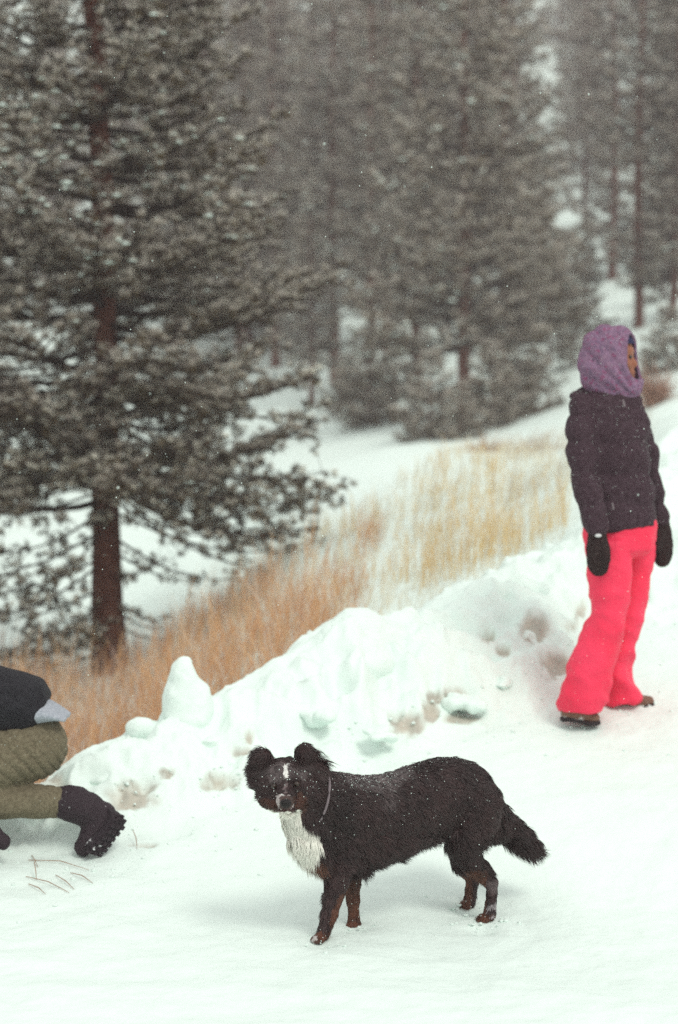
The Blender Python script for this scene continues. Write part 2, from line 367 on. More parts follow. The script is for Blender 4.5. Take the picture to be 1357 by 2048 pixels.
for px, py, d, r, lb in ((770, 1468, 8.12, .06, 'flat topped snow clod right behind the dog\'s shoulders'), (930, 1412, 8.5, .07, 'snow clod overhanging brown dirt between dog and walker'), (880, 1398, 8.62, .05, 'small snow clod uphill of the brown dirt hollow'),
        (555, 1545, 8.0, .05, 'low snow clod just behind the dog\'s ears'), (452, 1530, 8.0, .045, 'snow clod above the beige patch left of the dog\'s head'), (410, 1490, 8.05, .05, 'rounded clod on the bank below the pointed chunk'),
        (1045, 1290, 9.0, .07, 'snow clod resting below the brown hollows near the red trousers'), (1095, 1215, 9.5, .06, 'highest snow clod left of the red trousers'), (620, 1430, 8.2, .06, 'clod low on the large smooth mound'), (1000, 1370, 8.7, .055, 'clod halfway up the bank between mound and walker'),
        (215, 1560, 7.75, .045, 'clod beside the wide beige patch near the black boot'), (845, 1330, 8.8, .075, 'clod on the right shoulder of the large mound')):
    clod(px, py, d, r, lb, px)

# ------------------------------------------------------------------ pines
def pine(seed, H, Rb, zb, trunk_r, whorl, nb, twig_gap, tuft_gap, blades, blen, bwid, dead=0, low_left=0, lean=0, frost=.5, green=1.0, droop=.0, twigs=True, ztop=None):
    """returns trunk mesh, crown mesh, list of dead branch meshes; local coordinates, base at origin"""
    g = np.random.default_rng(seed)
    T = Acc(); zs = np.linspace(-.35, H, 22)
    wob = np.cumsum(g.normal(0, .012, (22, 2)), 0) * (H / 9)
    axis = lambda z: np.array([np.interp(z, zs, wob[:, 0]) + lean * z, np.interp(z, zs, wob[:, 1]), z])
    tr = lambda z: trunk_r * (1 - .93 * np.clip(z, 0, H) / H) ** .85 * (1 + .35 * np.exp(-max(z, 0) * 5))
    tube(T, [axis(z) for z in zs], [tr(z) for z in zs], 14)
    tm = T.mesh('trunk'); V = co(tm); V += no(tm) * (trunk_r * .12 * fbm(V * (16, 16, 5), 3, seed))[:, None]; setco(tm, V)
    C = Acc(); B0 = []; BD = []; FR = []
    def tufts(p0, p1, n, w=1.):
        t = (np.arange(n) + g.random(n) * .6) / max(n, 1); p = p0 + (p1 - p0) * t[:, None]
        B0.append(p + g.normal(0, jit, (n, 3))); dv = p1 - p0; dv = dv / (np.linalg.norm(dv) + 1e-9)
        BD.append(np.tile(dv, (n, 1)))
    z = zb; deads = []
    zt_ = ztop or H; jit = blen * .32
    while z < min(H - .1, zt_):
        rel = (z - zb) / (H - zb); L0 = Rb * (1 - rel) ** .9 * (1 if rel > .12 else .85 + rel)
        a0 = g.random() * 6.28
        for k in range(nb):
            a = a0 + k * 6.28 / nb + g.normal(0, .3); L = L0 * g.uniform(.62, 1.12) + .12; zz = z + g.normal(0, whorl * .35)
            if zz < zb - .2: continue
            p0 = axis(zz); h = np.array([math.cos(a), math.sin(a), 0]); ns = 7; ts = np.linspace(0, 1, ns)
            up = g.uniform(-.12, .18) - droop + rel * .35; side = np.array([-h[1], h[0], 0]) * g.normal(0, .12)
            pts = np.array([p0 + h * L * t + side * L * t * t + np.array([0, 0, L * (up * t - (.22 + droop) * math.sin(t * 2.6) * .5 + .2 * t * t)]) for t in ts])
            r0 = max(.006, min(tr(zz) * .33, .012 + L * .011)); tube(C, pts, [r0 * (1 - .85 * t) for t in ts], 4, (.045, .03, .026), cap=False)
            f = lambda t: np.array([np.interp(t, ts, pts[:, i]) for i in range(3)])
            tufts(f(.55), pts[-1], max(2, int(L * .45 / tuft_gap)))
            if not twigs: tufts(f(.3), f(.6), max(1, int(L * .3 / tuft_gap)))
            t = .22 + g.random() * .08
            while t < .97:
                for sd in (-1, 1):
                    if g.random() < .12: continue
                    q0 = f(t); tl = L * (.44 * (1 - t) + .1) * g.uniform(.6, 1.25); ang = a + sd * g.uniform(.6, 1.15)
                    q1 = q0 + tl * np.array([math.cos(ang), math.sin(ang), g.uniform(-.25, .6)])
                    tube(C, [q0, (q0 + q1) / 2 + (0, 0, -.03 * tl), q1], [r0 * .35, r0 * .28, r0 * .15], 3, (.05, .036, .03), cap=False)
                    s0 = .25 if t < .5 else .05
                    tufts(q0 + (q1 - q0) * s0, q1, max(1, int(tl * (1 - s0) / tuft_gap)))
                t += twig_gap / L * g.uniform(.7, 1.4)
        z += whorl * g.uniform(.8, 1.2)
    P = np.concatenate(B0); Dr = np.concatenate(BD); n = len(P)
    # blades
    Pb = np.repeat(P, blades, 0) ; Db = np.repeat(Dr, blades, 0); N = len(Pb)
    fr = np.repeat(np.clip(g.normal(frost, .27, n) + .3 * vnoise(P * 1.6, seed) + .25 * vnoise(P * 5, seed + 3), 0, 1), blades)
    rnd = g.normal(0, 1, (N, 3)); rnd /= np.linalg.norm(rnd, axis=1)[:, None]
    dd = Db * .45 + rnd * .95 + np.array([0, 0, .42]); dd /= np.linalg.norm(dd, axis=1)[:, None]
    ln = blen * g.uniform(.6, 1.2, N); s = np.cross(dd, g.normal(0, 1, (N, 3))); s /= np.linalg.norm(s, axis=1)[:, None] + 1e-9
    s *= (bwid * g.uniform(.7, 1.2, N))[:, None]; base = Pb + rnd * .01
    v0 = base - s * .5; v1 = base + s * .5; v2 = base + dd * ln[:, None] + s * .15
    VV = np.stack([v0, v1, v2], 1).reshape(-1, 3)
    gr = np.array((.028, .017, .010)) * green; grb = np.array((.112, .078, .034)) * green; sn = np.array((.86, .81, .72))
    mixg = np.repeat(g.random(n), blades)[:, None]; cb = gr * (1 - mixg) + grb * mixg
    w = sstep(.3, .85, fr)[:, None] * sstep(-.1, .65, dd[:, 2:3]); w = np.clip(w, 0, .95)
    ct = cb * (1 - w) + sn * w; cc = np.stack([cb * (1 - w * .3) + sn * w * .3, cb * (1 - w * .3) + sn * w * .3, ct], 1).reshape(-1, 3)
    C.add(VV, np.arange(N * 3).reshape(-1, 3), cc)
    cm = C.mesh('crown', smooth=False, cols=True)
    # snow pads resting on boughs
    SN = Acc(); pick = g.random(n) < np.clip(vnoise(P * 1.3, seed + 9) * .4 + .015, 0, .2) * frost * 1.6
    ov = np.array([(1, 0, 0), (0, 1, 0), (-1, 0, 0), (0, -1, 0), (0, 0, .8), (0, 0, -.5)]); of = np.array([(0, 1, 4), (1, 2, 4), (2, 3, 4), (3, 0, 4), (1, 0, 5), (2, 1, 5), (3, 2, 5), (0, 3, 5)])
    pp = P[pick]; m = len(pp)
    if m:
        sc = blen * g.uniform(.25, .75, (m, 1, 1)) * np.array([1, 1, .5]); vv = (ov[None] * sc * g.uniform(.7, 1.3, (m, 6, 1)) + pp[:, None] + (0, 0, blen * .25)).reshape(-1, 3)
        ff = (of[None] + np.arange(m)[:, None, None] * 6).reshape(-1, 3); SN.add(vv, ff); sm = SN.mesh('snow', smooth=True)
    else: sm = None
    return tm, cm, sm, axis, tr
M_crown = M_needle
def plant(meshes, loc, label, group=None, rz=0, sc=1.0, szz=None, name='pine_tree'):
    tm, cm, sm = meshes[:3]
    e = empty(name, loc, label, 'tree', group)
    for nm, me, mt in (('trunk', tm, M_bark), ('crown', cm, M_crown), ('bough_snow', sm, M_snowlump)):
        if me is None: continue
        if not me.materials: me.materials.append(mt)
        o = bpy.data.objects.new(nm, me); COL.objects.link(o); o.parent = e
        if nm != 'trunk': o['kind'] = 'stuff'
    e.rotation_euler = (0, 0, rz); e.scale = (sc, sc, szz or sc)
    return e

# the near pine on the left
gx0, gd0 = at(222, 1345, 15.6).x, 15.6
gx0 = at(216, 1345, 15.6).x
base1 = Vector((gx0, gd0, terrain1(gx0, gd0)))
big = pine(11, 9.3, 1.88, 1.55, .125, .215, 7, .10, .075, 22, .066, .0095, lean=-.02, frost=.86, ztop=6.9)
t1 = plant(big, base1, 'largest snow-dusted pine with bare lower trunk at left', name='pine_tree')
gl = np.random.default_rng(5)
def live_branch(p0, a, L, rise, tuft, r0=.016, seed=0, dens=1.0, sag=.25):
    """one low limb of the near pine, with its needles as a child"""
    g = np.random.default_rng(seed + 100); ts = np.linspace(0, 1, 9)
    h = np.array([math.cos(a), math.sin(a), 0]); sd = np.array([-h[1], h[0], 0])
    wig = np.cumsum(g.normal(0, .018, (9, 3)), 0) * L
    pts = np.array([np.array(p0) + h * L * t + np.array([0, 0, L * (rise * t - sag * math.sin(t * 3.0) * .5)]) for t in ts]) + wig * ts[:, None]
    A = Acc(); tube(A, pts, [r0 * (1 - .8 * t) for t in ts], 6)
    f = lambda t: np.array([np.interp(t, ts, pts[:, i]) for i in range(3)]); P = []; Dd = []
    t = .18
    while t < .98:
        q0 = f(t); s = g.choice([-1, 1]); ang = a + s * g.uniform(.4, 1.2); tl = L * g.uniform(.12, .34) * (1.15 - t * .6)
        q1 = q0 + tl * np.array([math.cos(ang), math.sin(ang), g.uniform(-.55, .35)]); qm = (q0 + q1) / 2 + g.normal(0, .05, 3) * tl
        tube(A, [q0, qm, q1], [r0 * .35, r0 * .25, r0 * .12], 4)
        q2 = qm + tl * .5 * g.normal(0, .6, 3); tube(A, [qm, q2], [r0 * .2, r0 * .1], 3)
        if tuft > 0:
            for a_, b_ in ((qm, q1), (qm + (q2 - qm) * .5, q2)):
                k = int(max(1, np.linalg.norm(b_ - a_) / .045 * tuft)); tt = g.random((k, 1)); P.append(a_ + (b_ - a_) * tt); Dd.append(np.tile((b_ - a_) / (np.linalg.norm(b_ - a_) + 1e-6), (k, 1)))
        t += .075 / dens * g.uniform(.6, 1.4)
    b = link('branch', A.mesh('branch'), M_twig); b.parent = t1; b.matrix_parent_inverse = Matrix()
    if P:
        P = np.concatenate(P); Dd = np.concatenate(Dd); bl = 16; P = P + g.normal(0, .018, P.shape); Pb = np.repeat(P, bl, 0); Db = np.repeat(Dd, bl, 0); N = len(Pb)
        rnd = g.normal(0, 1, (N, 3)); rnd /= np.linalg.norm(rnd, axis=1)[:, None]; dd = Db * .45 + rnd * .95 + (0, 0, .4); dd /= np.linalg.norm(dd, axis=1)[:, None]
        s = np.cross(dd, g.normal(0, 1, (N, 3))); s /= np.linalg.norm(s, axis=1)[:, None] + 1e-9; s *= .0105
        VV = np.stack([Pb - s * .5, Pb + s * .5, Pb + dd * .06 * g.uniform(.6, 1.2, (N, 1))], 1).reshape(-1, 3)
        fr = np.repeat(np.clip(g.normal(.45, .28, len(P)), 0, 1), bl)[:, None]; w = sstep(.15, .85, fr) * sstep(-.3, .6, dd[:, 2:3])
        mg = np.repeat(g.random((len(P), 1)), bl, 0); cb = np.array((.022, .016, .008)) * (1 - mg) + np.array((.112, .078, .034)) * mg
        c = cb * (1 - w) + np.array((.82, .80, .70)) * w; me = rawmesh('needles', VV, np.arange(N * 3).reshape(-1, 3), False, np.repeat(c, 3, 0))
        o = link('needles', me, M_needle, b, kind='stuff'); o.matrix_parent_inverse = Matrix()
ax1 = big[3]
# bare and thinly needled limbs below the crown: height, azimuth, length, rise, needles
for i, (zz, a, L, ri, tf) in enumerate([
    (1.42, -.15, 1.55, -.38, .45), (1.12, -.1, 1.15, -.36, .5), (1.3, .25, 1.6, -.12, .6), (.62, -.2, .5, -.3, .25), (.42, -.1, .62, -.2, .0), (.52, .5, .5, -.35, .0),
    (1.5, -.7, 1.2, -.25, .9), (1.0, .6, .8, -.3, .4), (.78, -.5, .35, .1, .5), (1.5, .1, 1.65, -.05, 1.5), (1.55, -.3, 1.6, .02, 1.5), (1.5, -.05, 1.7, -.2, 1.4), (1.48, .3, 1.5, -.22, 1.3), (1.5, -.45, 1.5, -.22, 1.3), (1.62, 0., 1.8, -.02, 1.6),
    (1.75, -.5, 1.5, -.1, 1.6), (1.85, .15, 1.7, -.12, 1.6), (2.0, -.2, 1.75, -.15, 1.6), (1.7, -1.2, 1.2, -.15, 1.6), (1.9, -1.7, 1.1, -.2, 1.6), (1.8, -2.2, 1.2, -.2, 1.6), (1.7, 3.4, 1.6, -.15, 1.6), (1.95, 2.9, 1.7, -.15, 1.6), (1.8, 3.9, 1.5, -.15, 1.6), (2.1, -.9, 1.5, -.2, 1.6), (2.1, -1.45, 1.1, -.3, 1.6), (1.65, .8, 1.5, -.1, 1.6), (1.65, 2.3, 1.5, -.1, 1.6), (2.2, -2.6, 1.4, -.25, 1.6),
    (2.2, 2.7, 1.6, -.05, 1.6), (2.25, 3.3, 1.7, -.05, 1.6), (2.3, 3.8, 1.5, -.05, 1.6), (2.35, -1.9, 1.2, -.1, 1.6), (2.4, -1.2, 1.3, -.1, 1.6), (2.3, -.3, 1.7, -.02, 1.6), (2.35, .4, 1.6, -.02, 1.6), (2.5, 4.6, 1.2, -.15, 1.6), (2.0, 4.4, 1.2, -.15, 1.6), (1.85, 3.0, 1.6, -.03, 1.6),
    (1.45, 3.2, 1.5, .0, 1.2), (1.3, 2.8, 1.4, -.25, 1.2), (1.15, 3.5, 1.35, -.2, 1.3), (.95, 3.1, 1.3, -.22, 1.3), (.9, 3.9, 1.1, -.2, 1.3), (.7, 3.3, 1.2, -.18, 1.4),
    (.62, 4.2, .9, -.15, 1.3), (.5, 3.0, 1.2, -.15, 1.3), (.35, 3.6, 1.1, -.1, 1.2), (.45, 4.5, .6, -.12, 1.2), (.3, 2.9, 1.1, -.05, .8), (1.2, 4.3, 1.0, -.25, 1.2), (.2, 3.25, 1.0, -.08, .2), (1.35, 4.7, .5, -.2, 1.2)]):
    live_branch(ax1(zz) , a, L, ri, tf, seed=i, r0=.010 + .0025 * L, dens=1.6 if tf > .9 else .9)

# shapes for the trees of the slope
K = [pine(21, 10.5, 2.1, 1.5, .13, .30, 7, .2, .12, 14, .12, .026, frost=.84, green=1.15),
     pine(22, 11.5, 1.75, 1.2, .11, .32, 7, .2, .12, 14, .12, .026, frost=.75, droop=.1),
     pine(23, 8.0, 1.6, 1.7, .11, .30, 7, .2, .12, 14, .12, .026, frost=.9),
     pine(24, 13.0, 1.35, 4.2, .12, .40, 6, .24, .13, 10, .13, .03, frost=.7, droop=.12)]
K.append(pine(25, 12.0, 1.95, 2.0, .12, .32, 7, .2, .12, 14, .12, .026, frost=.8, droop=.05))
Kf = [pine(31 + i, 11.5 + i, 2.0 - .12 * i, .5 + i * .3, .12, .42, 7, .32, .2, 9, .2, .05, frost=.76 + .05 * i, droop=.08) for i in range(4)]
SP = pine(41, 2.6, .62, .15, .035, .17, 5, .14, .07, 9, .1, .026, frost=.7)
SB = pine(42, 1.6, .8, .05, .03, .14, 6, .14, .07, 9, .1, .026, frost=.8)

def stand(ms, px, py, label, rz=0, sc=1.0, group=None, name='pine_tree', szz=None, d=None):
    if d is None: x, d, z = ground_at(px, py, 24, 140)
    else: x = (px - 678.5) / FPX * d; z = terrain1(x, d)
    return plant(ms, (x, d, z - .05), label, group, rz, sc, szz, name)
MG = 'pines on the lower snowy slope'
stand(K[0], 932, 850, 'tall pine with dark red trunk in the middle of the picture', .3, 1.0, MG)
stand(K[2], 622, 812, 'short green pine with reddish trunk right of the largest pine', 1.0, .62, MG)
stand(K[3], 741, 778, 'slender pine with a thin bare trunk over white snow', 2., .9, MG)
stand(K[4], 835, 790, 'hazy pine close behind the tall central pine', 4., .95, MG)
stand(K[4], 668, 765, 'hazy pine reaching over the short green pine', 2.2, 1.05, MG)
stand(K[1], 1010, 770, 'hazy pine between the central pine and the open snow', 5.1, 1.0, MG)
stand(SP, 1100, 722, 'small sparse conifer alone on the snow above the walker\'s left', .4, 1.15, MG)
stand(SP, 1172, 668, 'smaller sparse conifer uphill of the scarf', 1.4, 1.0, MG)
stand(K[3], 1276, 655, 'leaning reddish trunk rising above the walker\'s head', 3.6, .95, MG)
stand(K[3], 1222, 560, 'tall straight pine trunk at upper right', .6, 1.15, MG)
stand(K[1], 1345, 640, 'grey frosted conifer at the right edge', .2, .9, MG)
stand(SP, 1146, 735, 'small conifer poking up just left of the walker\'s scarf', 2.2, .7, MG)
stand(SP, 1325, 600, 'small conifer at the right edge above the scarf', 3.2, 1.3, MG)
stand(SP, 1062, 655, 'small conifer uphill beside the pines right of centre', 4.2, 1.3, MG)
stand(SB, 1130, 600, 'snowy brush high on the open slope at right', 1.2, 1.3, MG, 'young_pine')
stand(SB, 1330, 745, 'snowy brush low on the slope at the right edge', .2, .8, MG, 'young_pine')
stand(SB, 790, 800, 'bushy young pine low between the thin trunk and the central pine', .4, .9, MG, 'young_pine')
stand(SB, 700, 830, 'bushy young pine beside the thin trunk\'s foot', 2.4, .8, MG, 'young_pine')
stand(SB, 860, 880, 'low dark bush of pine boughs left of the central trunk', 1.2, .95, MG, 'young_pine', d=33)
stand(SB, 1035, 835, 'low frosted bush of pine boughs farthest right under the central pines', 2.7, 1.2, MG, 'young_pine')
stand(SB, 740, 850, 'low frosted bush of pine boughs under the slender thin-trunked pine', 5.2, 1.2, MG, 'young_pine')
stand(SB, 985, 880, 'low dark bush of pine boughs right of the central trunk', 4.2, .95, MG, 'young_pine', d=34)
stand(SB, 925, 885, 'low dark bush of pine boughs at the foot of the central trunk', 3.2, .6, MG, 'young_pine', d=32)
stand(K[1], 480, 700, 'pine glimpsed behind the right boughs of the largest pine', .9, .95, MG)
stand(K[1], 548, 735, 'hazy pine at the right edge of the largest pine\'s crown', 2.9, 1.1, MG)
stand(K[4], 775, 705, 'hazy pine far behind the slender thin-trunked pine', 3.4, 1.1, MG)
stand(K[0], 360, 690, 'hazy pine behind the heart of the largest pine', 1.4, 1.05, MG)
stand(K[1], 90, 640, 'pine hidden behind the left boughs of the largest pine', 1.9, 1.0, MG)
# wood on the upper slope
fg = np.random.default_rng(77); placed = []
for tier, (d0, d1, cnt) in enumerate(((56, 75, 15), (75, 95, 21), (95, 125, 27))):
    n = 0; tries = 0
    while n < cnt and tries < 900:
        tries += 1; px = fg.uniform(-150, 1500); d = fg.uniform(d0, d1); x = (px - 678.5) / FPX * d
        if tier == 0 and 1060 < px < 1230: continue
        if any((x - a) ** 2 + ((d - b) * .6) ** 2 < 2.1 ** 2 for a, b in placed): continue
        placed.append((x, d)); n += 1
        side = ('beyond the left flank of the largest pine', 'behind the trunk of the largest pine', 'behind the right boughs of the largest pine', 'above the short green pine', 'above the thin-trunked pine', 'above the tall central pine', 'right of the tall central pine', 'above the sparse small conifer', 'above the walker')[int(np.searchsorted([60, 260, 480, 660, 800, 980, 1070, 1190], px))]
        sc_ = fg.uniform(.8, 1.2)
        plant(Kf[fg.integers(4)], (x, d, terrain1(x, d) - .1), '%s hazy conifer %s, %s rank of the hillside' % ('tall' if sc_ > 1 else 'shorter', side, ('nearest', 'middle', 'farthest')[tier]), 'conifers of the hillside wood', fg.uniform(0, 6.2), sc_, name='conifer')

# ------------------------------------------------------------------ dry grass
UP = [(-900, 1330), (0, 1345), (140, 1335), (260, 1330), (420, 1215), (560, 1130), (650, 1080), (740, 1040), (840, 960), (900, 925), (1020, 915), (1045, 930), (1130, 965), (1230, 900)]
def make_grass(name, cond, count, hgt, wid, c1, c2, seed, label=None):
    g = np.random.default_rng(seed); n0 = count * 6; cc = g.uniform(-350, 1300, n0); d = 9.2 + 14 * g.random(n0) ** 1.15
    x = (cc - 678.5) / FPX * d; z = terrain(x, d); qx, qy = proj(np.stack([x, d, z], -1))
    ok = cond(cc, qy, d, x) & (d > cuts(cc, 1) + .55); sel = np.where(ok)[0][:count]
    x, y, z = x[sel], d[sel], z[sel]; n = len(sel); a = g.uniform(0, 6.28, n); h = hgt * g.uniform(.45, 1.15, n) * (1 + .3 * vnoise(np.stack([x, y, 0 * x], -1) * 1.4, 3))
    ln = np.stack([np.cos(a), np.sin(a) * .6, 0 * a], -1) * (h * np.where(g.random(n) < .3, g.uniform(.5, 1.1, n), g.uniform(.05, .5, n)))[:, None]; ln[:, 0] += h * .1
    w = wid * g.uniform(.6, 1.3, n) * (y / 12); s = np.stack([np.cos(a + 1.3), np.sin(a + 1.3), 0 * a], -1) * w[:, None]
    p0 = np.stack([x, y, z - .03], -1); p1 = p0 + ln * .3 + np.stack([0 * h, 0 * h, h * .6], -1); p2 = p0 + ln + np.stack([0 * h, 0 * h, h * .97], -1)
    V = np.stack([p0 - s, p0 + s, p1 - s * .8, p1 + s * .8, p2 + ln * .05], 1).reshape(-1, 3); b = np.arange(n)[:, None] * 5
    Q = b + np.array([[0, 1, 3, 2]]); T = b + np.array([[2, 3, 4]])
    m = g.random((n, 1)); c = np.array(c1) * (1 - m) + np.array(c2) * m; fz = (g.random((n, 1)) < .16); c = np.where(fz, (.6, .58, .52), c)
    me = rawmesh(name, V, [Q, T], False, np.repeat(c, 5, 0)); return link(name, me, M_grass, kind='stuff')
upx = np.array([p[0] for p in UP]); upy = np.array([p[1] for p in UP])
def clump(x, d, f, s): return vnoise(np.stack([x * f, d * f * .6, 0 * x], -1), s)
edge = lambda c, d, x: np.interp(c, upx, upy) + 22 * clump(x, d, 5, 31)
make_grass('rust_grass', lambda c, q, d, x: (q > edge(c, d, x) + 22) & (c < 720 + 90 * clump(x, d, 2, 4)) & (clump(x, d, 3.2, 5) + .5 * clump(x, d, 9, 6) > -.12 - .25 * (c < 480)), 10500, .34, .0026, (.46, .19, .08), (.70, .45, .25), 1)
make_grass('tall_rust_grass', lambda c, q, d, x: (q > edge(c, d, x) + 35) & (c < 640), 1500, .55, .0032, (.60, .34, .16), (.72, .48, .28), 11)
make_grass('straw_grass', lambda c, q, d, x: (q > edge(c, d, x) + 5) & (c > 600) & (c < 1130) & (clump(x, d, 3.0, 7) + .6 * clump(x, d, 10, 8) > .12 + .25 * (c < 840) + .75 * (c > 1045) * (c < 1065) + .35 * (q < 1010)) & (q < 1235 - (c - 700) * .33), 3500, .40, .0026, (.60, .38, .14), (.76, .60, .32), 2)
make_grass('thin_straw_grass', lambda c, q, d, x: (q > edge(c, d, x) - 30) & (c > 450) & (c < 1140), 3000, .24, .0022, (.6, .5, .32), (.72, .66, .5), 3)
make_grass('pale_weeds', lambda c, q, d, x: (q > 1290) & (c < 280), 2200, .36, .0026, (.36, .24, .19), (.55, .45, .4), 6)
make_grass('slope_weeds', lambda c, q, d, x: (c > 1010) & (d > 14) & (clump(x, d, 1.2, 9) > .1), 1200, .3, .0022, (.45, .38, .3), (.6, .55, .45), 16)

def brush(px, py, d, label, n, h, seed):
    g = np.random.default_rng(seed); A = Acc()
    for _ in range(n):
        a = g.uniform(0, 6.28); t = g.uniform(.1, .75); dv = np.array([math.cos(a) * t, math.sin(a) * t, 1.]); L = h * g.uniform(.5, 1.1); p = np.array([g.normal(0, .12), g.normal(0, .12), 0]); tube(A, [p, p + dv * L * .5, p + (dv + g.normal(0, .25, 3)) * L], [.008, .006, .004], 3, cap=False)
        for _ in range(3): q = p + dv * L * g.uniform(.3, .9); tube(A, [q, q + g.normal(0, .3, 3) * L + (0, 0, .25 * L)], [.005, .003], 3, cap=False)
    x = (px - 678.5) / FPX * d; e = link('red_shrub', A.mesh('red_shrub'), M_brush, label=label, category='shrub', group='bare shrubs'); e.location = (x, d, terrain1(x, d) - .02)
M_brush = material('red_twigs', (.36, .2, .14), rough=.9)
brush(1305, 665, 30, 'bare reddish shrub behind the walker\'s purple scarf', 120, .45, 1)
brush(975, 890, 23.5, 'bare orange-brown shrub on the crest before the central pine', 50, .22, 2)
brush(1060, 850, 26, 'thin grey shrub between central pine and walker', 40, .35, 3)

# ------------------------------------------------------------------ stalks lying on the snow at lower left
def snow_pt(px, py):
    ds = np.linspace(5, 8, 600); xs = (px - 678.5) / FPX * ds; z = terrain(xs, ds); _, q = proj(np.stack([xs, ds, z], -1)); i = np.argmin(np.abs(q - py)); return np.array([xs[i], ds[i], z[i]])
ST_ = [((50, 1722), (115, 1728), (172, 1742), 'long curved dry stalk lying nearest the black boot'), ((45, 1755), (90, 1770), (132, 1787), 'straight dry stalk lowest on the snow at left'), ((135, 1748), (158, 1757), (180, 1768), 'short thin stalk right of the long curved one'),
       ((62, 1745), (65, 1758), (66, 1762), 'short dark twig standing in the snow'), ((50, 1770), (70, 1782), (84, 1790), 'dark-tipped twig at the lowest left of the stalks'), ((105, 1752), (125, 1768), (142, 1780), 'faint bent stalk between the two long stalks'), ((262, 1680), (268, 1690), (270, 1700), 'tiny upright stalk right of the black boot'), ((57, 1712), (63, 1726), (70, 1737), 'dark bent twig under the olive trouser leg')]
for a, b, c, lb in ST_:
    A = Acc(); P = [snow_pt(*a), snow_pt(*b), snow_pt(*c)]; P = [p + np.array([0, 0, .004 + .008 * (i == 1)]) for i, p in enumerate(P)]
    if 'standing' in lb or 'upright' in lb: P[0][2] += .035; P[1][2] += .015
    loc = P[1].copy(); tube(A, [p - loc for p in P], [.0012, .0017, .0008], 6)
    o = link('dry_stalk', A.mesh('dry_stalk'), M_stalk, label=lb, category='stalk', group='dry stalks lying on the snow'); o.location = loc

# ------------------------------------------------------------------ dog
def D_(px, py, d): return at(px, py, d)
def paw(px, py, d, dr, s):
    c = np.array(tuple(D_(px, py, d))); f = np.array([dr[0], dr[1], 0]); f /= np.linalg.norm(f); l = np.array([-f[1], f[0], 0]); ellips(A, c, (.021 * s, .021 * s, .015 * s))
    for q_, e in ((-1.5, .016), (-.5, .026), (.5, .026), (1.5, .016)): cone(A, c + l * q_ * .009 * s, c + f * e * s + l * q_ * .0125 * s + (0, 0, -.006), .0115 * s, .0095 * s)
A = Acc(); lat = np.array([-.36, .93, 0]); 
def ring(px, py, d, hv, hl): c = D_(px, py, d); return (c, lat * hl, np.array([0, 0, hv]))
loft(A, [ring(640, 1655, 6.44, .05, .05), ring(652, 1652, 6.45, .10, .085), ring(690, 1645, 6.49, .138, .105), ring(740, 1640, 6.55, .142, .115), ring(785, 1630, 6.6, .137, .118), ring(830, 1608, 6.65, .13, .112),
         ring(870, 1596, 6.69, .128, .105), ring(910, 1592, 6.73, .128, .105), ring(945, 1600, 6.76, .127, .1), ring(972, 1615, 6.785, .113, .09), ring(992, 1630, 6.80, .085, .07), ring(1004, 1640, 6.81, .05, .045)])
chain(A, [(D_(606, 1585, 6.40), .078), (D_(650, 1605, 6.44), .1), (D_(710, 1625, 6.50), .118)])                      # neck
chain(A, [(D_(598, 1612, 6.38), .07), (D_(618, 1650, 6.40), .078), (D_(645, 1690, 6.44), .072), (D_(672, 1705, 6.47), .06)])   # chest
ellips(A, D_(570, 1570, 6.36), (.078, .085, .066)); ellips(A, D_(569, 1550, 6.37), (.066, .07, .056)); ellips(A, D_(541, 1592, 6.35), (.042, .055, .042)); ellips(A, D_(604, 1592, 6.36), (.044, .055, .044))
ellips(A, D_(519, 1556, 6.38), (.03, .03, .045)); ellips(A, D_(630, 1552, 6.39), (.04, .04, .045)); ellips(A, D_(571, 1564, 6.31), (.055, .05, .038)); ellips(A, D_(553, 1608, 6.31), (.030, .045, .025)); ellips(A, D_(590, 1608, 6.31), (.030, .045, .025))
cone(A, D_(571, 1588, 6.29), D_(571, 1604, 6.19), .038, .0245); ellips(A, D_(571, 1618, 6.225), (.026, .045, .014))
for ex in (550, 593): ellips(A, D_(ex, 1561, 6.275), (.018, .014, .009))                                              # brows
for (ex, ey, s) in ((526, 1520, -1), (610, 1510, 1)):                                                               # ears
    ellips(A, D_(ex, ey - 3, 6.36), (.036, .016, .037), Matrix.Rotation(s * .35, 4, 'Y')); ellips(A, D_(ex - s * 1, ey + 24, 6.37), (.040, .024, .042))
    ellips(A, D_(ex + s * 10, ey + 22, 6.37), (.03, .02, .04)); ellips(A, D_(ex + s * 2, ey - 5, 6.343), (.030, .015, .025), Matrix.Rotation(s * .4, 4, 'Y'))
chain(A, [(D_(700, 1660, 6.46), .075), (D_(680, 1742, 6.43), .046), (D_(672, 1775, 6.42), .035), (D_(663, 1812, 6.41), .026), (D_(655, 1845, 6.40), .023), (D_(648, 1866, 6.395), .023)])
paw(641, 1874, 6.385, (-.75, -.66), 1.)
chain(A, [(D_(712, 1690, 6.58), .06), (D_(704, 1750, 6.60), .036), (D_(704, 1790, 6.60), .023), (D_(708, 1830, 6.60), .0205), (D_(708, 1844, 6.60), .021)])
paw(708, 1847, 6.60, (-.1, -1), .95)
chain(A, [(D_(950, 1612, 6.72), .095), (D_(932, 1660, 6.69), .075), (D_(926, 1690, 6.69), .052), (D_(948, 1728, 6.71), .037), (D_(972, 1752, 6.72), .026), (D_(985, 1768, 6.72), .022), (D_(983, 1800, 6.71), .020), (D_(980, 1828, 6.70), .021)])
paw(973, 1833, 6.70, (-.85, -.5), .95)
chain(A, [(D_(940, 1620, 6.85), .085), (D_(918, 1685, 6.85), .045), (D_(925, 1728, 6.88), .033), (D_(945, 1756, 6.9), .022), (D_(942, 1785, 6.9), .02), (D_(940, 1804, 6.89), .02)])
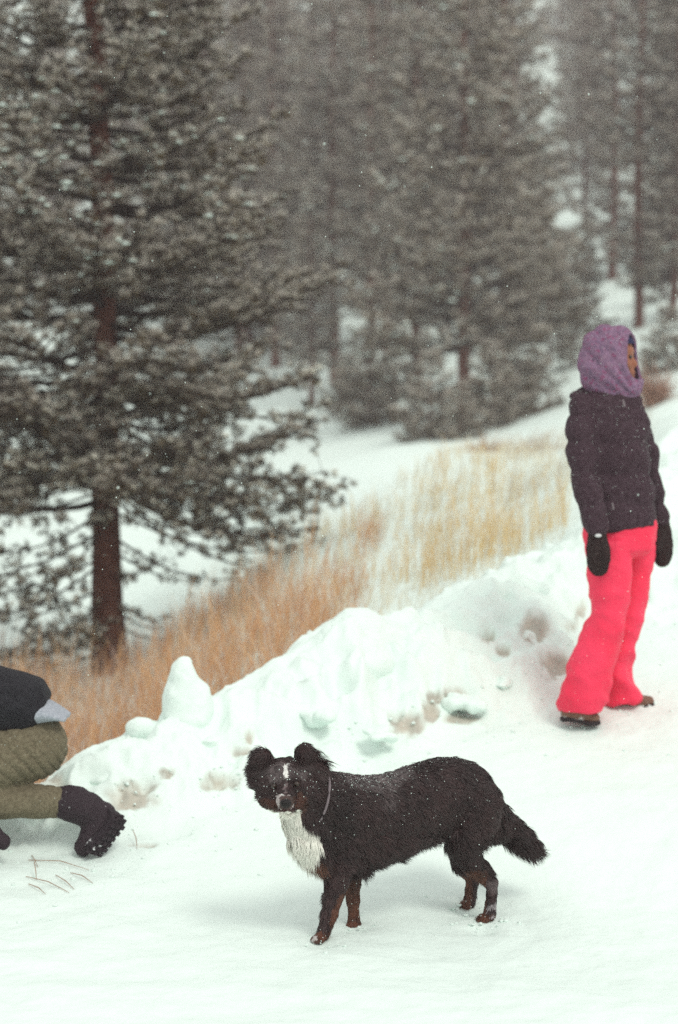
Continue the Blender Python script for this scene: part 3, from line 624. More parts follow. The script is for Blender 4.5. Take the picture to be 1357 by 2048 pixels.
paw(936, 1806, 6.89, (-.85, -.5), .85)
chain(A, [(D_(980, 1615, 6.79), .05), (D_(1003, 1640, 6.81), .042), (D_(1025, 1662, 6.83), .040), (D_(1046, 1678, 6.84), .036), (D_(1062, 1690, 6.84), .028)])
body = organic(A, .0065, 5, .5)
V = co(body); N = no(body)
V += N * (.004 * fbm(V * 25, 3, 71))[:, None]; setco(body, V); N = no(body)
WHITE = [(530, 1618), (600, 1620), (606, 1640), (622, 1655), (645, 1664), (646, 1676), (637, 1700), (620, 1718), (640, 1742), (646, 1750), (560, 1750), (530, 1640)]
def coat(P, g=None):
    x, y = proj(P); d = P[:, 1]; n = fbm(P * 30, 3, 5); n2 = fbm(P * 9, 2, 6); x = x + n * 3; y = y + n * 3
    c = np.tile((.027, .0125, .0125), (len(P), 1)) * (1 + .35 * n2)[:, None]
    def blend(mask, col): c[mask] = col
    dust = (sstep(.4, 1., n2 + 1.3 * np.exp(-((x - 745) / 75) ** 2 - ((y - 1552) / 26) ** 2) + .8 * np.exp(-((x - 560) / 45) ** 2 - ((y - 1550) / 18) ** 2) + .55 * np.exp(-((x - 880) / 70) ** 2 - ((y - 1512) / 16) ** 2)) * .22)[:, None]
    c = c * (1 - dust) + np.array((.34, .31, .31)) * dust
    tan = np.array((.105, .038, .019))
    front = d < 6.52
    def tn(m, k=1.0): c[m] = c[m] * (1 - k) + tan * k * (1 + .3 * n2[m])[:, None]
    tn((np.hypot((x - 538) / 17, (y - 1612) / 15) < 1 + .5 * n) & (d < 6.37), .4); tn((np.hypot((x - 603) / 13, (y - 1608) / 17) < 1 + .5 * n) & (d < 6.37), .5)
    tn((np.hypot((x - 634) / 16, (y - 1722) / 16) < 1) & (d < 6.5), .75)
    tn((d < 6.5) & (y > 1785) & (x > 676 - (y - 1790) * .33) & (x < 700), .75); tn((d < 6.5) & (y > 1858), .65)
    tn((d > 6.5) & (d < 6.68) & (x < 735) & (y > 1752), .85)
    tn((d < 6.8) & (x > 900) & (y > 1738) & (x < 968 - (y > 1800) * 0 + (y - 1745) * .08), .7); tn((d < 6.8) & (x > 900) & (y > 1826), .6)
    tn((d >= 6.8) & (y > 1745) & (x < 942), .8)
    c[(d < 6.8) & (x > 974) & (y > 1782) & (y < 1835) & (n > .15)] = (.35, .32, .33)
    w = inpoly(x, y, WHITE) & (d < 6.47); c[w] = np.array((.82, .81, .73)) * (1 - .12 * np.abs(n2[w]))[:, None]
    w = (np.hypot((x - 571) / 4.5, (y - 1544) / 14) < 1) & (d < 6.33); c[w] = (.75, .76, .72)
    w = (np.hypot((x - 571) / 3, (y - 1575) / 14) < 1) & (d < 6.33); c[w] = (.16, .12, .12)
    w = (np.hypot((x - 571) / 17, (y - 1604) / 18) < 1 + .25 * n2) & (d < 6.31) & (y < 1619 + 6 * n) & (y > 1590) & (np.hypot(x - 571, y - 1606) > 11); c[w] = np.where((n2[w, None] > .12) | (x[w, None] < 559) | (y[w, None] < 1592) & (n[w, None] > -.2), (.40, .36, .35), (.07, .045, .04))
    w = (y > 1619) & (y < 1624) & (np.abs(x - 571) < 22) & (d < 6.3); c[w] = (.05, .02, .02)
    w = (np.hypot((x - 571) / 11, (y - 1606) / 11) < 1) & (d < 6.25) & (y < 1616); c[w] = (.03, .022, .022)
    w = (d < 6.5) & (y > 1872) & (x < 636) & (n > -.1); c[w] = (.5, .47, .45)
    return c
setcol(body, coat(V))
dog = empty('dog', (D_(800, 1840, 6.6).x, 6.6, terrain1(D_(800, 1840, 6.6).x, 6.6)), 'black, tan and white long-haired dog standing in the snow', 'dog')
bo = link('body', body, M_skinfur, dog)
# fur
body.calc_loop_triangles(); tri = np.empty(len(body.loop_triangles) * 3, np.int32); body.loop_triangles.foreach_get('vertices', tri); tri = tri.reshape(-1, 3)
a_, b_, c_ = V[tri[:, 0]], V[tri[:, 1]], V[tri[:, 2]]; ar = np.linalg.norm(np.cross(b_ - a_, c_ - a_), axis=1); g = np.random.default_rng(3)
NF = 190000; ti = g.choice(len(tri), NF, p=ar / ar.sum()); r1, r2 = g.random((2, NF)); q = r1 + r2 > 1; r1[q] = 1 - r1[q]; r2[q] = 1 - r2[q]
P = a_[ti] * (1 - r1 - r2)[:, None] + b_[ti] * r1[:, None] + c_[ti] * r2[:, None]
Nn = N[tri[ti, 0]]; x, y = proj(P); d = P[:, 1]
head = (x < 634) & (y < 1625) & (d < 6.43) & ~((x > 606) & (d > 6.40))
ear = head & (y < 1545) & ((x < 548) | (x > 590)) | ((x < 640) & (y < 1532))
flow = np.tile((.75, .3, -.62), (NF, 1)) + 0.
flow[head] = np.stack([(x[head] - 571) * .02, np.full(head.sum(), .6), -(y[head] - 1590) * .006], -1)
flow[ear] = np.stack([np.where(x[ear] < 570, -1., .9), np.full(ear.sum(), .1), np.full(ear.sum(), -.4)], -1)
ch = (x < 665) & (y > 1600) & ~head; flow[ch] = (.12, -.15, -1.)
leg = (y > 1745); flow[leg] = (.25, .2, -1.)
tl = (x > 1002); flow[tl] = (.8, .05, -.75)
flow += g.normal(0, .16, (NF, 3)) + .5 * np.stack([vnoise(P * 22, 1), vnoise(P * 22, 2), vnoise(P * 22, 3)], -1) + .45 * np.stack([vnoise(P * 60, 1), vnoise(P * 60, 2), vnoise(P * 60, 3)], -1)
flow -= Nn * np.sum(flow * Nn, 1)[:, None]; flow /= np.linalg.norm(flow, axis=1)[:, None] + 1e-9
ln = np.full(NF, .032); ln[head] = .011; ln[ear] = .02; ln[leg] = .011; ln[ch] = .032; ln[tl] = .045
ln[(y > 1670) & (Nn[:, 2] < -.3) & ~leg] = .052
efr = ear & ((x < 514) | (x > 624)); ln[efr] = .036 + .035 * np.clip(vnoise(P[efr] * 60, 9) + .3, 0, 1); ln[(y > 1862)] = .005; ln[(x < 528) & (y > 1535) & (y < 1590) & (d < 6.45)] = .045; ln[head & (x < 532) & (y < 1600)] = .032
ln[(x > 960) & (x < 1002) & (y > 1640) & (y < 1720)] = .04
ln[head & (np.hypot((x - 571) / 22, (y - 1604) / 20) < 1)] = .005
ln[(x > 655) & (x < 720) & (y > 1745) & (d < 6.5)] = .014
ln[(x > 860) & (x < 965) & (y > 1690)] = .02; ln *= g.uniform(.45, 1.2, NF); lift = np.where(head | leg, .22, .34)[:, None]; lift[efr] = .6; lift[ch] = .16; lift[(y > 1670) & (Nn[:, 2] < -.3) & ~leg] = .75; lift[tl & (Nn[:, 2] < 0)] = .8
near_eye = (np.minimum(np.hypot(x - 548, y - 1574), np.hypot(x - 594, y - 1570)) < 8) & (d < 6.33); ln[near_eye] = .001
w = .0010 * g.uniform(.7, 1.3, NF); w[head] *= .8
dr = flow + Nn * lift; dr /= np.linalg.norm(dr, axis=1)[:, None]; s = np.cross(dr, Nn); s /= np.linalg.norm(s, axis=1)[:, None] + 1e-9
s = s + Nn * g.normal(0, .5, (NF, 1)); s *= w[:, None]
mid = P + dr * (ln * .55)[:, None]; tip = P + (dr * .75 + flow * .25 + np.array([0, 0, -.12])) * ln[:, None]
FV = np.stack([P - s, P + s, mid - s * .8, mid + s * .8, tip], 1).reshape(-1, 3); b = np.arange(NF)[:, None] * 5
fc = coat(P) * g.uniform(.65, 1.4, (NF, 1)) * (1 + .45 * vnoise(P * 65, 12) + .25 * vnoise(P * 14, 13))[:, None]
wh = coat(P)[:, 1] > .5; fc[wh] = coat(P)[wh] * g.uniform(.95, 1.08, (wh.sum(), 1)); ln_ = 0
link('fur', rawmesh('fur', FV, [b + np.array([[0, 1, 3, 2]]), b + np.array([[2, 3, 4]])], False, np.repeat(np.clip(fc, 0, .85), 5, 0)), M_fur, dog, kind='stuff')
for ex, ey in ((548, 1572), (594, 1568)):
    # find the face surface at that spot
    vx, vy = proj(V); k = np.where((np.hypot(vx - ex, vy - ey) < 7))[0]; dd = V[k, 1].min(); p = at(ex, ey, dd - .004); E = Acc(); ellips(E, (0, 0, 0), (.0095, .009, .0085))
    o = link('eye', E.mesh('eye'), M_eye); o.location = p; o.parent = dog; o.matrix_parent_inverse = Matrix.Translation(-dog.location)
E = Acc(); p = at(572, 1606, V[np.hypot(vx - 572, vy - 1606) < 8, 1].min()); ellips(E, (0, 0, 0), (.018, .012, .013)); ellips(E, (-.007, -.006, -.003), (.007, .006, .006)); ellips(E, (.007, -.006, -.003), (.007, .006, .006)); ellips(E, (0, -.004, .005), (.0125, .008, .005))
o = link('nose', organic(E, .002, 2), M_nose); o.location = p; o.parent = dog; o.matrix_parent_inverse = Matrix.Translation(-dog.location)
C = Acc(); ca = np.array(tuple(D_(632, 1598, 6.42))); nx = np.array([-.85, -.35, .28]); nx /= np.linalg.norm(nx); u, v = frame(nx)
tube(C, [ca + (u * math.cos(t) + v * math.sin(t)) * .098 for t in np.linspace(0, 2 * math.pi, 40)], [.0045] * 40, 6, cap=False); link('collar', C.mesh('collar'), M_collar, dog)

def specks(me, root, n, seed, rr=.0016, test=None):
    g = np.random.default_rng(seed); V = co(me); N = no(me); w = np.clip(N[:, 2] + .45, .05, 2) * np.clip(.3 - N[:, 1], .05, 1)
    if test is not None: w = w * test(V)
    k = g.choice(len(V), n, p=w / w.sum()); p = V[k] + N[k] * .006 + g.normal(0, .004, (n, 3)); r_ = rr * g.uniform(.4, 1.3, (n, 1, 1))
    O = np.array([(1, 0, 0), (0, 1, 0), (-1, 0, 0), (0, -1, 0), (0, 0, 1), (0, 0, -1)]); Fo = np.array([(0, 1, 4), (1, 2, 4), (2, 3, 4), (3, 0, 4), (1, 0, 5), (2, 1, 5), (3, 2, 5), (0, 3, 5)])
    link('snow_flakes', rawmesh('snow_flakes', (O[None] * r_ + p[:, None]).reshape(-1, 3), (Fo[None] + np.arange(n)[:, None, None] * 6).reshape(-1, 3)), M_snowlump, root, kind='stuff')
specks(body, dog, 420, 1, .0017)
specks(body, dog, 500, 2, .0013, lambda V: np.exp(-(((proj(V)[0] - 745) / 55) ** 2 + ((proj(V)[1] - 1550) / 22) ** 2)) + .5 * np.exp(-(((proj(V)[0] - 880) / 60) ** 2 + ((proj(V)[1] - 1512) / 15) ** 2)) + .002)
# ------------------------------------------------------------------ people helpers
def hvec(ang): return np.array([math.cos(ang), math.sin(ang), 0.])
def rowring(px0, px1, py, d, depth, tilt=0, yaw=0):
    a = np.array(tuple(at(px0, py, d))); b = np.array(tuple(at(px1, py + tilt, d))); return ((a + b) / 2, (b - a) / 2, np.array([0, depth, 0]))
def finish(me, root, name, mat, disp=None, **kw):
    if disp is not None: V = co(me); N = no(me); setco(me, V + N * disp(V, N)[:, None])
    return link(name, me, mat, root, **kw)

# ------------------------------------------------------------------ the walker standing at right
px0 = at(1200, 1430, 8.5); walker = empty('person', (px0.x, 8.5, terrain1(px0.x, 8.5)), 'walker in purple headscarf, dark jacket and coral red trousers, standing', 'person')
J = Acc()
loft(J, [rowring(1180, 1262, 772, 8.5, .07), rowring(1160, 1282, 792, 8.5, .10), rowring(1143, 1291, 822, 8.5, .13), rowring(1140, 1296, 860, 8.5, .14), rowring(1146, 1301, 910, 8.5, .14),
         rowring(1156, 1306, 965, 8.5, .14), rowring(1160, 1311, 1010, 8.5, .145), rowring(1163, 1315, 1050, 8.5, .15), rowring(1164, 1314, 1059, 8.5, .15, -4)], power=2.4)
chain(J, [(at(1168, 815, 8.42), .066), (at(1162, 870, 8.38), .064), (at(1168, 935, 8.34), .060), (at(1180, 1000, 8.32), .055), (at(1192, 1052, 8.3), .050)])
chain(J, [(at(1268, 830, 8.6), .06), (at(1284, 880, 8.64), .056), (at(1298, 945, 8.66), .052), (at(1315, 1010, 8.66), .046), (at(1323, 1042, 8.66), .042)])
cone(J, at(1150, 790, 8.5), at(1200, 780, 8.55), .03, .045)
def jd(V, N):
    pz = V[:, 2] * 24 + .8 * vnoise(V * 6, 4)
    return .014 * (np.abs(np.sin(pz)) ** .6 - .7) + .012 * fbm(V * 9, 3, 12)
jo = finish(organic(J, .011, 3), walker, 'jacket', M_jacket, jd); specks(jo.data, walker, 330, 4, .0015)
for px, py, d in ((1247, 806, 8.33), (1285, 878, 8.42), (1225, 1012, 8.31)):
    Q = Acc(); cone(Q, at(px, py - 5, d), at(px + 2, py + 6, d), .004, .005); link('zip_pull', Q.mesh('zip_pull'), M_collar, walker)
Pn = Acc()
loft(Pn, [rowring(1168, 1312, 1035, 8.5, .13), rowring(1170, 1312, 1080, 8.5, .135), rowring(1174, 1308, 1098, 8.48, .12), rowring(1190, 1290, 1112, 8.48, .08)])
loft(Pn, [rowring(1172, 1264, 1080, 8.44, .1), rowring(1175, 1263, 1140, 8.42, .1), rowring(1183, 1257, 1205, 8.41, .095), rowring(1181, 1252, 1230, 8.41, .09), rowring(1168, 1246, 1262, 8.41, .09), rowring(1152, 1240, 1295, 8.41, .095),
          rowring(1138, 1229, 1335, 8.41, .1), rowring(1127, 1219, 1375, 8.42, .105), rowring(1121, 1210, 1405, 8.42, .11), rowring(1121, 1205, 1421, 8.42, .11)])
loft(Pn, [rowring(1228, 1311, 1080, 8.6, .09), rowring(1236, 1306, 1140, 8.6, .09), rowring(1228, 1290, 1215, 8.6, .085), rowring(1220, 1284, 1240, 8.6, .085), rowring(1212, 1270, 1285, 8.6, .085), rowring(1206, 1264, 1325, 8.61, .09),
          rowring(1203, 1270, 1360, 8.61, .095), rowring(1203, 1279, 1385, 8.62, .1, -4), rowring(1207, 1283, 1408, 8.62, .1, -12)])
def pd(V, N):
    x, y = proj(V); k = sstep(1180, 1420, y)
    q = V @ np.array([[.5, 0, 0], [0, .5, 0], [0, 0, 1.]]) + V[:, [2, 0, 1]] * .6
    return (.008 + .010 * k) * (1 - 2 * np.abs(fbm(q * 7, 2, 44))) + .004 * fbm(V * 20, 2, 45)
po = finish(organic(Pn, .009, 4), walker, 'ski_trousers', M_pants, pd); specks(po.data, walker, 110, 5, .0014)
def mit(pts, th, root=walker, mat=M_mitten):
    a = Acc(); chain(a, pts); cone(a, th[0], th[1], .022, .018); m = organic(a, .007, 4); return finish(m, root, 'mitten', mat, lambda V, N: .002 * fbm(V * 60, 2, 3))
mit([(at(1195, 1060, 8.3), .040), (at(1195, 1078, 8.3), .042), (at(1197, 1098, 8.3), .052), (at(1197, 1125, 8.3), .05), (at(1198, 1132, 8.3), .044)], (at(1210, 1092, 8.26), at(1214, 1120, 8.24)))
mit([(at(1322, 1042, 8.66), .036), (at(1326, 1062, 8.66), .038), (at(1328, 1085, 8.66), .042), (at(1326, 1112, 8.66), .043), (at(1325, 1118, 8.66), .038)], (at(1318, 1070, 8.62), at(1314, 1098, 8.6)))
Q = Acc(); ellips(Q, at(1197, 1071, 8.255), (.014, .006, .008)); link('mitten_clip', Q.mesh('mitten_clip'), material('clip', (.6, .6, .6)), walker)
for (hx, hy, d, tx, ty) in ((1136, 1424, 8.40, 1190, 1436), (1222, 1408, 8.63, 1298, 1402)):
    a = Acc(); h0 = at(hx, hy, d); t0 = at(tx, ty, d - .02)
    chain(a, [(h0, .034), (h0.lerp(t0, .4) + Vector((0, 0, .01)), .038), (h0.lerp(t0, .8), .031), (t0, .024)]); cone(a, h0 + Vector((.025, 0, .02)), h0 + Vector((.05, 0, .1)), .038, .036)
    b_ = finish(organic(a, .007, 3), walker, 'boot', M_boot, lambda V, N: .003 * fbm(V * 40, 2, 3))
    s_ = Acc(); up = Vector((0, 0, -.026)); loft(s_, [(h0 + up + Vector((-.032, 0, -.006)), (0, .02, 0), (0, 0, .012)), (h0 + up, (0, .036, 0), (0, 0, .012)), (h0.lerp(t0, .5) + up, (0, .034, 0), (0, 0, .011)), (h0.lerp(t0, .85) + up, (0, .044, 0), (0, 0, .011)), (t0 + up * .9 + Vector((.024, 0, .006)), (0, .02, 0), (0, 0, .01))], power=4)
    o = link('sole', organic(s_, .005, 1), M_sole); o.parent = b_; o.matrix_parent_inverse = Matrix(); 
# the body under the clothes, with the face seen in the scarf's opening
Bd = Acc(); hc = np.array(tuple(at(1222, 716, 8.5))); fd = np.array([math.cos(R(-12)), math.sin(R(-12)), 0.]); sd = np.array([-fd[1], fd[0], 0])
Rz = Matrix.Rotation(R(-12), 4, 'Z')
ellips(Bd, hc + (0, 0, .015), (.098, .078, .112), Rz); ellips(Bd, hc + fd * .035 + (0, 0, -.055), (.062, .055, .065), Rz)
cone(Bd, hc + fd * .088 + (0, 0, .0), hc + fd * .104 + (0, 0, -.028), .010, .013); ellips(Bd, hc + fd * .09 + (0, 0, -.062), (.016, .026, .012), Rz); ellips(Bd, hc + fd * .084 + (0, 0, -.092), (.02, .026, .018), Rz)
ellips(Bd, hc + fd * .08 + (0, 0, .03), (.02, .055, .012), Rz)
for s in (-1, 1): ellips(Bd, hc + sd * s * .076 + (0, 0, -.01), (.018, .012, .03), Rz); ellips(Bd, hc + fd * .072 + sd * s * .04 + (0, 0, -.03), (.022, .022, .022), Rz)
cone(Bd, hc + (0, 0, -.08), at(1222, 800, 8.5), .055, .062)
chain(Bd, [(at(1222, 840, 8.5), .095), (at(1232, 930, 8.5), .095), (at(1240, 1040, 8.5), .095)]); chain(Bd, [(at(1172, 825, 8.43), .045), (at(1168, 935, 8.34), .037), (at(1194, 1062, 8.3), .022), (at(1197, 1110, 8.3), .03)])
chain(Bd, [(at(1268, 835, 8.6), .045), (at(1298, 945, 8.66), .037), (at(1324, 1050, 8.66), .026), (at(1327, 1100, 8.66), .03)])
chain(Bd, [(at(1218, 1090, 8.43), .07), (at(1214, 1230, 8.42), .05), (at(1160, 1400, 8.42), .035), (at(1158, 1420, 8.42), .03)]); chain(Bd, [(at(1264, 1090, 8.58), .065), (at(1252, 1230, 8.6), .05), (at(1236, 1400, 8.62), .03)])
finish(organic(Bd, .008, 3), walker, 'body', M_skin)
for s in (-1, 1):
    Q = Acc(); ellips(Q, hc + fd * .083 + sd * s * .031 + (0, 0, .004), (.011, .012, .009)); link('eye', Q.mesh('eye'), M_eye, walker)
Q = Acc(); ellips(Q, hc + (0, 0, .03) + fd * .014, (.096, .075, .09), Rz); cap = organic(Q, .008, 1); link('hat', cap, M_hair, walker)
bm = bmesh.new(); bm.from_mesh(cap); bmesh.ops.delete(bm, geom=[v for v in bm.verts if (np.array(v.co) - hc) @ fd > .05 and v.co.z - hc[2] < .055], context='VERTS'); bm.to_mesh(cap); bm.free()
Sc = Acc(); ellips(Sc, at(1218, 709, 8.5), (.125, .108, .128)); ellips(Sc, at(1232, 700, 8.5), (.105, .1, .105)); ellips(Sc, at(1222, 735, 8.5), (.132, .112, .11))
loft(Sc, [rowring(1172, 1272, 680, 8.5, .09), rowring(1162, 1281, 705, 8.5, .1), rowring(1156, 1289, 738, 8.5, .11), rowring(1164, 1288, 765, 8.5, .105), rowring(1174, 1284, 783, 8.5, .09), rowring(1205, 1277, 797, 8.48, .07)])
ellips(Sc, at(1262, 775, 8.46), (.045, .07, .05))
scm = organic(Sc, .006, 5); V = co(scm); N = no(scm)
x, y = proj(V); fan = np.arctan2(818 - y, 1292 - x)
sw = fan * 13 + .8 * vnoise(V * 5, 2) + (V[:, 1] - 8.5) * 3
V += N * (.011 * (np.abs(np.sin(sw)) - .5) * sstep(1284, 1255, x) * sstep(30, 80, np.hypot(x - 1292, y - 818)) + .003 * fbm(V * 8, 2, 8))[:, None]; setco(scm, V)
bm = bmesh.new(); bm.from_mesh(scm); on = np.array([math.cos(R(-25)), math.sin(R(-25)), 0.])
def inopen(c):
    p = np.array(c) - hc; zz = p[2]; return p @ on > .094 + max(0, -zz - .03) * .35 and -.088 < zz < .108
bmesh.ops.delete(bm, geom=[v for v in bm.verts if inopen(v.co)], context='VERTS')
for _ in range(14):
    nb_ = {v: sum(((e.other_vert(v).co) for e in v.link_edges if e.is_boundary), Vector()) / max(1, sum(e.is_boundary for e in v.link_edges)) for v in bm.verts if v.is_boundary}
    for v, c_ in nb_.items(): v.co = v.co.lerp(c_, .5)
bm.to_mesh(scm); bm.free(); specks(scm, walker, 60, 6, .0014)
o = link('headscarf', scm, M_scarf, walker); md = o.modifiers.new('thick', 'SOLIDIFY'); md.thickness = .012; md.offset = -1

# ------------------------------------------------------------------ the person crouching at left, mostly outside the frame
k0 = at(-20, 1700, 7.35); kneel = empty('person', (k0.x, 7.35, terrain1(k0.x, 7.35)), 'crouching person in olive trousers, black jacket and black boots', 'person')
T = Acc()
chain(T, [(at(70, 1492, 7.38), .128), (at(20, 1510, 7.34), .118), (at(-60, 1548, 7.28), .10), (at(-118, 1588, 7.24), .082)])      # hips, thigh, knee
chain(T, [(at(62, 1480, 7.5), .125), (at(0, 1490, 7.62), .11), (at(-120, 1480, 7.78), .08)])                                           # other thigh, forward
chain(T, [(at(-120, 1590, 7.24), .08), (at(-60, 1606, 7.26), .076), (at(20, 1606, 7.3), .066), (at(80, 1603, 7.32), .062), (at(128, 1606, 7.33), .056)])
chain(T, [(at(-125, 1490, 7.78), .078), (at(-160, 1640, 7.8), .06)])
def od(V, N):
    x, y = proj(V); k = sstep(1590, 1560, y) * sstep(1436, 1455, y) * sstep(152, 128, x) * (V[:, 1] < 7.5)
    ph = (y - .75 * x - .003 * x * x) * 2 * np.pi / 31 + 3.2 * vnoise(V * 4.5, 5)
    return -.009 * k * np.maximum(0, np.cos(ph)) ** 4 * (.6 + .6 * vnoise(V * 8, 9))  + .007 * fbm(V * 10, 3, 9) + .009 * sstep(60, 110, x) * sstep(1585, 1600, y) * (.4 - np.abs(fbm(V * (22, 8, 9), 2, 29)))
to = finish(organic(T, .008, 4), kneel, 'trousers', M_olive, od); specks(to.data, kneel, 180, 7, .0014)
Sh = Acc(); loft(Sh, [(at(-10, 1415, 7.4), (0, 0, .09), (0, .13, 0)), (at(60, 1420, 7.4), (0, 0, .062), (0, .13, 0)), (at(92, 1421, 7.39), (0, 0, .043), (0, .125, 0)), (at(115, 1426, 7.38), (0, 0, .024), (0, .11, 0)), (at(136, 1434, 7.37), (0, 0, .008), (0, .09, 0))])
finish(organic(Sh, .006, 1), kneel, 'shirt', M_shirt, lambda V, N: .003 * fbm(V * 14, 2, 9))
Jk = Acc(); loft(Jk, [(at(86, 1420, 7.40), (.03, 0, .058), (0, .12, 0)), (at(66, 1409, 7.4), (.035, 0, .095), (0, .15, 0)), (at(25, 1402, 7.4), (.02, 0, .112), (0, .165, 0)), (at(-40, 1390, 7.4), (.01, 0, .12), (0, .18, 0)), (at(-130, 1372, 7.4), (0, 0, .13), (0, .2, 0)), (at(-200, 1365, 7.4), (0, 0, .12), (0, .19, 0)), (at(-250, 1370, 7.4), (0, 0, .06), (0, .08, 0))])
for d in (7.22, 7.58): chain(Jk, [(at(-200, 1375, d), .07), (at(-215, 1480, d - .03), .055), (at(-235, 1570, d - .08), .045)])
finish(organic(Jk, .009, 12), kneel, 'jacket', M_jacket2, lambda V, N: .008 * fbm(V * 6, 2, 19) + .012 * (.4 - np.abs(fbm(V * (5, 5, 11), 2, 23))))
Bk = Acc(); chain(Bk, [(at(20, 1460, 7.4), .09), (at(-100, 1390, 7.4), .09), (at(-220, 1372, 7.4), .08), (at(-270, 1360, 7.4), .05), (at(-300, 1350, 7.4), .05)])
ellips(Bk, at(-320, 1350, 7.4), (.095, .078, .11)); cone(Bk, at(-368, 1365, 7.4), at(-378, 1372, 7.4), .012, .014)
for d in (7.2, 7.56):
    chain(Bk, [(at(-200, 1380, d), .04), (at(-215, 1480, d - .03), .034), (at(-238, 1590, d - .1), .024), (at(-242, 1612, d - .1), .026)])
    for j, (ox, l) in enumerate(((-.028, .03), (-.012, .038), (.006, .042), (.022, .036))):
        h = at(-242, 1620, d - .1); cone(Bk, h + Vector((ox, 0, -.01)), h + Vector((ox * 1.2, -.01, -.03 - l)), .009, .007)
    h = at(-236, 1608, d - .1); cone(Bk, h, h + Vector((.045, -.01, -.03)), .011, .008)
chain(Bk, [(at(60, 1492, 7.4), .09), (at(-110, 1588, 7.25), .05), (at(120, 1605, 7.33), .035)])
finish(organic(Bk, .007, 3), kneel, 'body', M_skin)
Hh = Acc(); ellips(Hh, at(-315, 1342, 7.4), (.1, .085, .1)); finish(organic(Hh, .01, 1), kneel, 'hair', material('hair', (.03, .02, .015)), lambda V, N: -.012 * sstep(-1.94, -1.99, V[:, 0]))
# boot: toes on the snow, sole turned to the right
Bt = Acc()
chain(Bt, [(at(132, 1606, 7.33), .066), (at(152, 1608, 7.33), .068), (at(178, 1622, 7.33), .066)]); ellips(Bt, at(152, 1588, 7.33), (.035, .05, .022))
chain(Bt, [(at(205, 1630, 7.33), .05), (at(196, 1652, 7.32), .05), (at(182, 1676, 7.31), .048), (at(168, 1694, 7.30), .036)]); cone(Bt, at(172, 1600, 7.33), at(215, 1632, 7.33), .03, .035)
bk = finish(organic(Bt, .006, 3), kneel, 'boot', M_boot2, lambda V, N: .004 * fbm(V * 30, 3, 9))
So = Acc(); axs = [(at(229, 1622, 7.31), .030), (at(236, 1636, 7.31), .041), (at(224, 1656, 7.30), .037), (at(209, 1674, 7.29), .043), (at(194, 1691, 7.28), .046), (at(180, 1704, 7.28), .030)]
sn_ = np.array([.62, -.62, -.45]); sa_ = np.array([-.55, 0, -.83]); sn_ /= np.linalg.norm(sn_); sw_ = np.cross(sa_, sn_); sw_ /= np.linalg.norm(sw_); sn_ = np.cross(sw_, sa_); sn_ = sn_ * np.sign(sn_[0])
loft(So, [(p, sw_ * w_, sn_ * .020) for p, w_ in axs], power=4)
so = link('sole', organic(So, .005, 1), M_sole2); so.parent = bk; so.matrix_parent_inverse = Matrix()
for i in range(8):                                              # tread lugs
    t = (i + .5) / 8 * (len(axs) - 1); k = int(t); p = np.array(axs[k][0].lerp(axs[k + 1][0], t - k)) + sn_ * .019; w_ = axs[k][1]; dv = sa_ * .0078
    for q_ in (-.66, 0, .66):
        L_ = Acc(); loft(L_, [(p + sw_ * w_ * q_ - dv, sw_ * w_ * .29, sn_ * .006), (p + sw_ * w_ * q_ + dv, sw_ * w_ * .29, sn_ * .006)], k=8, power=5)
        o = link('tread_lug', L_.mesh('tread_lug', smooth=False), M_boot2); o.parent = bk; o.matrix_parent_inverse = Matrix()
a = Acc(); chain(a, [(at(-60, 1655, 7.22), .05), (at(-20, 1668, 7.2), .045), (at(6, 1684, 7.19), .03)]); chain(a, [(at(-50, 1600, 7.24), .05), (at(-45, 1650, 7.22), .05)])
finish(organic(a, .007, 3), kneel, 'boot', M_boot2, lambda V, N: .003 * fbm(V * 30, 2, 9))

g = np.random.default_rng(61); cs = []
for (x_, y_, sg, k_) in [(at(640, 1886, 6.4).x, 6.38, .07, 26), (at(712, 1856, 6.57).x, 6.56, .06, 20), (at(968, 1842, 6.68).x, 6.66, .06, 24), (at(935, 1808, 6.87).x, 6.86, .06, 16), (at(190, 1715, 7.3).x, 7.2, .12, 50), (at(1160, 1440, 8.4).x, 8.35, .12, 40), (at(1260, 1410, 8.6).x, 8.6, .12, 30)]:
    cs += [(x_ + a, y_ + b) for a, b in g.normal(0, sg, (k_, 2))]
cc_ = g.uniform(-50, 1400, 500); dd_ = np.interp(cc_, BERM[:, 0], BERM[:, 3]) - g.random(500) ** 2 * 1.0 + .25; cs += list(zip((cc_ - 678.5) / FPX * dd_, dd_)); cs = np.array(cs); n = len(cs)
V0, T0, Q0 = uvsph(7, 5); zz_ = terrain(cs[:, 0], cs[:, 1]); rr_ = .0025 + .008 * g.random(n) ** 4
vv_ = V0[None] * (rr_[:, None, None] * g.uniform(.6, 1.3, (n, len(V0), 1)) * (1, 1, .7)) + np.stack([cs[:, 0], cs[:, 1], zz_ + rr_ * .2], -1)[:, None]; o_ = np.arange(n)[:, None, None] * len(V0)
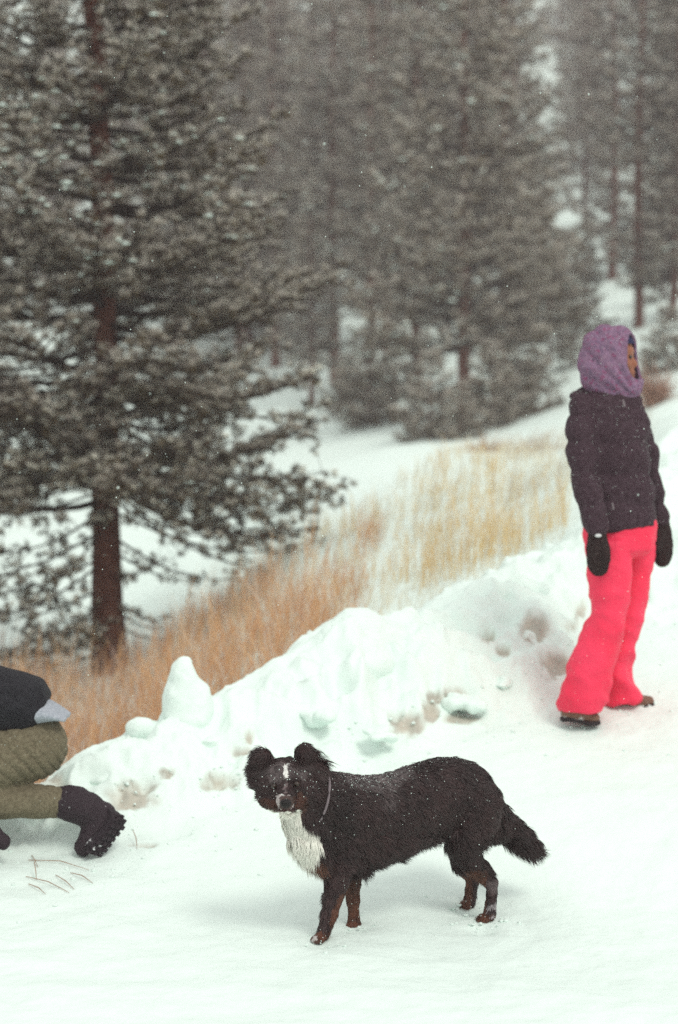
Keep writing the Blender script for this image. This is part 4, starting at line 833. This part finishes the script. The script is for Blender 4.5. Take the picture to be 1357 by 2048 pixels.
link('snow_crumbs', rawmesh('snow_crumbs', vv_.reshape(-1, 3), [(T0[None] + o_).reshape(-1, 3), (Q0[None] + o_).reshape(-1, 4)]), M_snowlump, kind='stuff')
# ------------------------------------------------------------------ snow in the air
g = np.random.default_rng(12); n = 2600; d = 5.0 + 14 * g.random(n) ** .8; x = g.uniform(-.22, .22, n) * d; z = CAMZ + g.uniform(-.34, .24, n) * d
ok = z > terrain(x, d) + .03; x, d, z = x[ok], d[ok], z[ok]; n = len(x); r = g.uniform(.0008, .0022, n) * np.where(g.random(n) < .06, 1.5, 1)
ov = np.array([(1, 0, 0), (0, 1, 0), (-1, 0, 0), (0, -1, 0), (0, 0, 1.2), (0, 0, -1.2)]); of = np.array([(0, 1, 4), (1, 2, 4), (2, 3, 4), (3, 0, 4), (1, 0, 5), (2, 1, 5), (3, 2, 5), (0, 3, 5)])
fv = (ov[None] * r[:, None, None] + np.stack([x, d, z], -1)[:, None]).reshape(-1, 3); link('falling_snow', rawmesh('falling_snow', fv, (of[None] + np.arange(n)[:, None, None] * 6).reshape(-1, 3)), M_snowlump, kind='stuff')

# ------------------------------------------------------------------ snowy haze
hv = np.array([(-420, -215, -2), (420, -215, -2), (420, 275, -2), (-420, 275, -2), (-420, -215, 96), (420, -215, 96), (420, 275, 96), (-420, 275, 96)], float)
hf = np.array([(3, 2, 1, 0), (4, 5, 6, 7), (0, 1, 5, 4), (1, 2, 6, 5), (2, 3, 7, 6), (3, 0, 4, 7)])
hm = bpy.data.materials.new('haze'); hm.use_nodes = True; nn = hm.node_tree.nodes; nn.remove(nn['Principled BSDF']); vv = nn.new('ShaderNodeVolumePrincipled')
vv.inputs['Color'].default_value = (.95, .85, .88, 1); vv.inputs['Density'].default_value = .0021; vv.inputs['Anisotropy'].default_value = .2
hm.node_tree.links.new(vv.outputs[0], nn['Material Output'].inputs['Volume'])
link('haze', rawmesh('haze', hv, hf, False), hm, kind='stuff')
print('TRIS', sum(len(m.loop_triangles) or sum(1 for _ in m.polygons) for m in bpy.data.meshes))
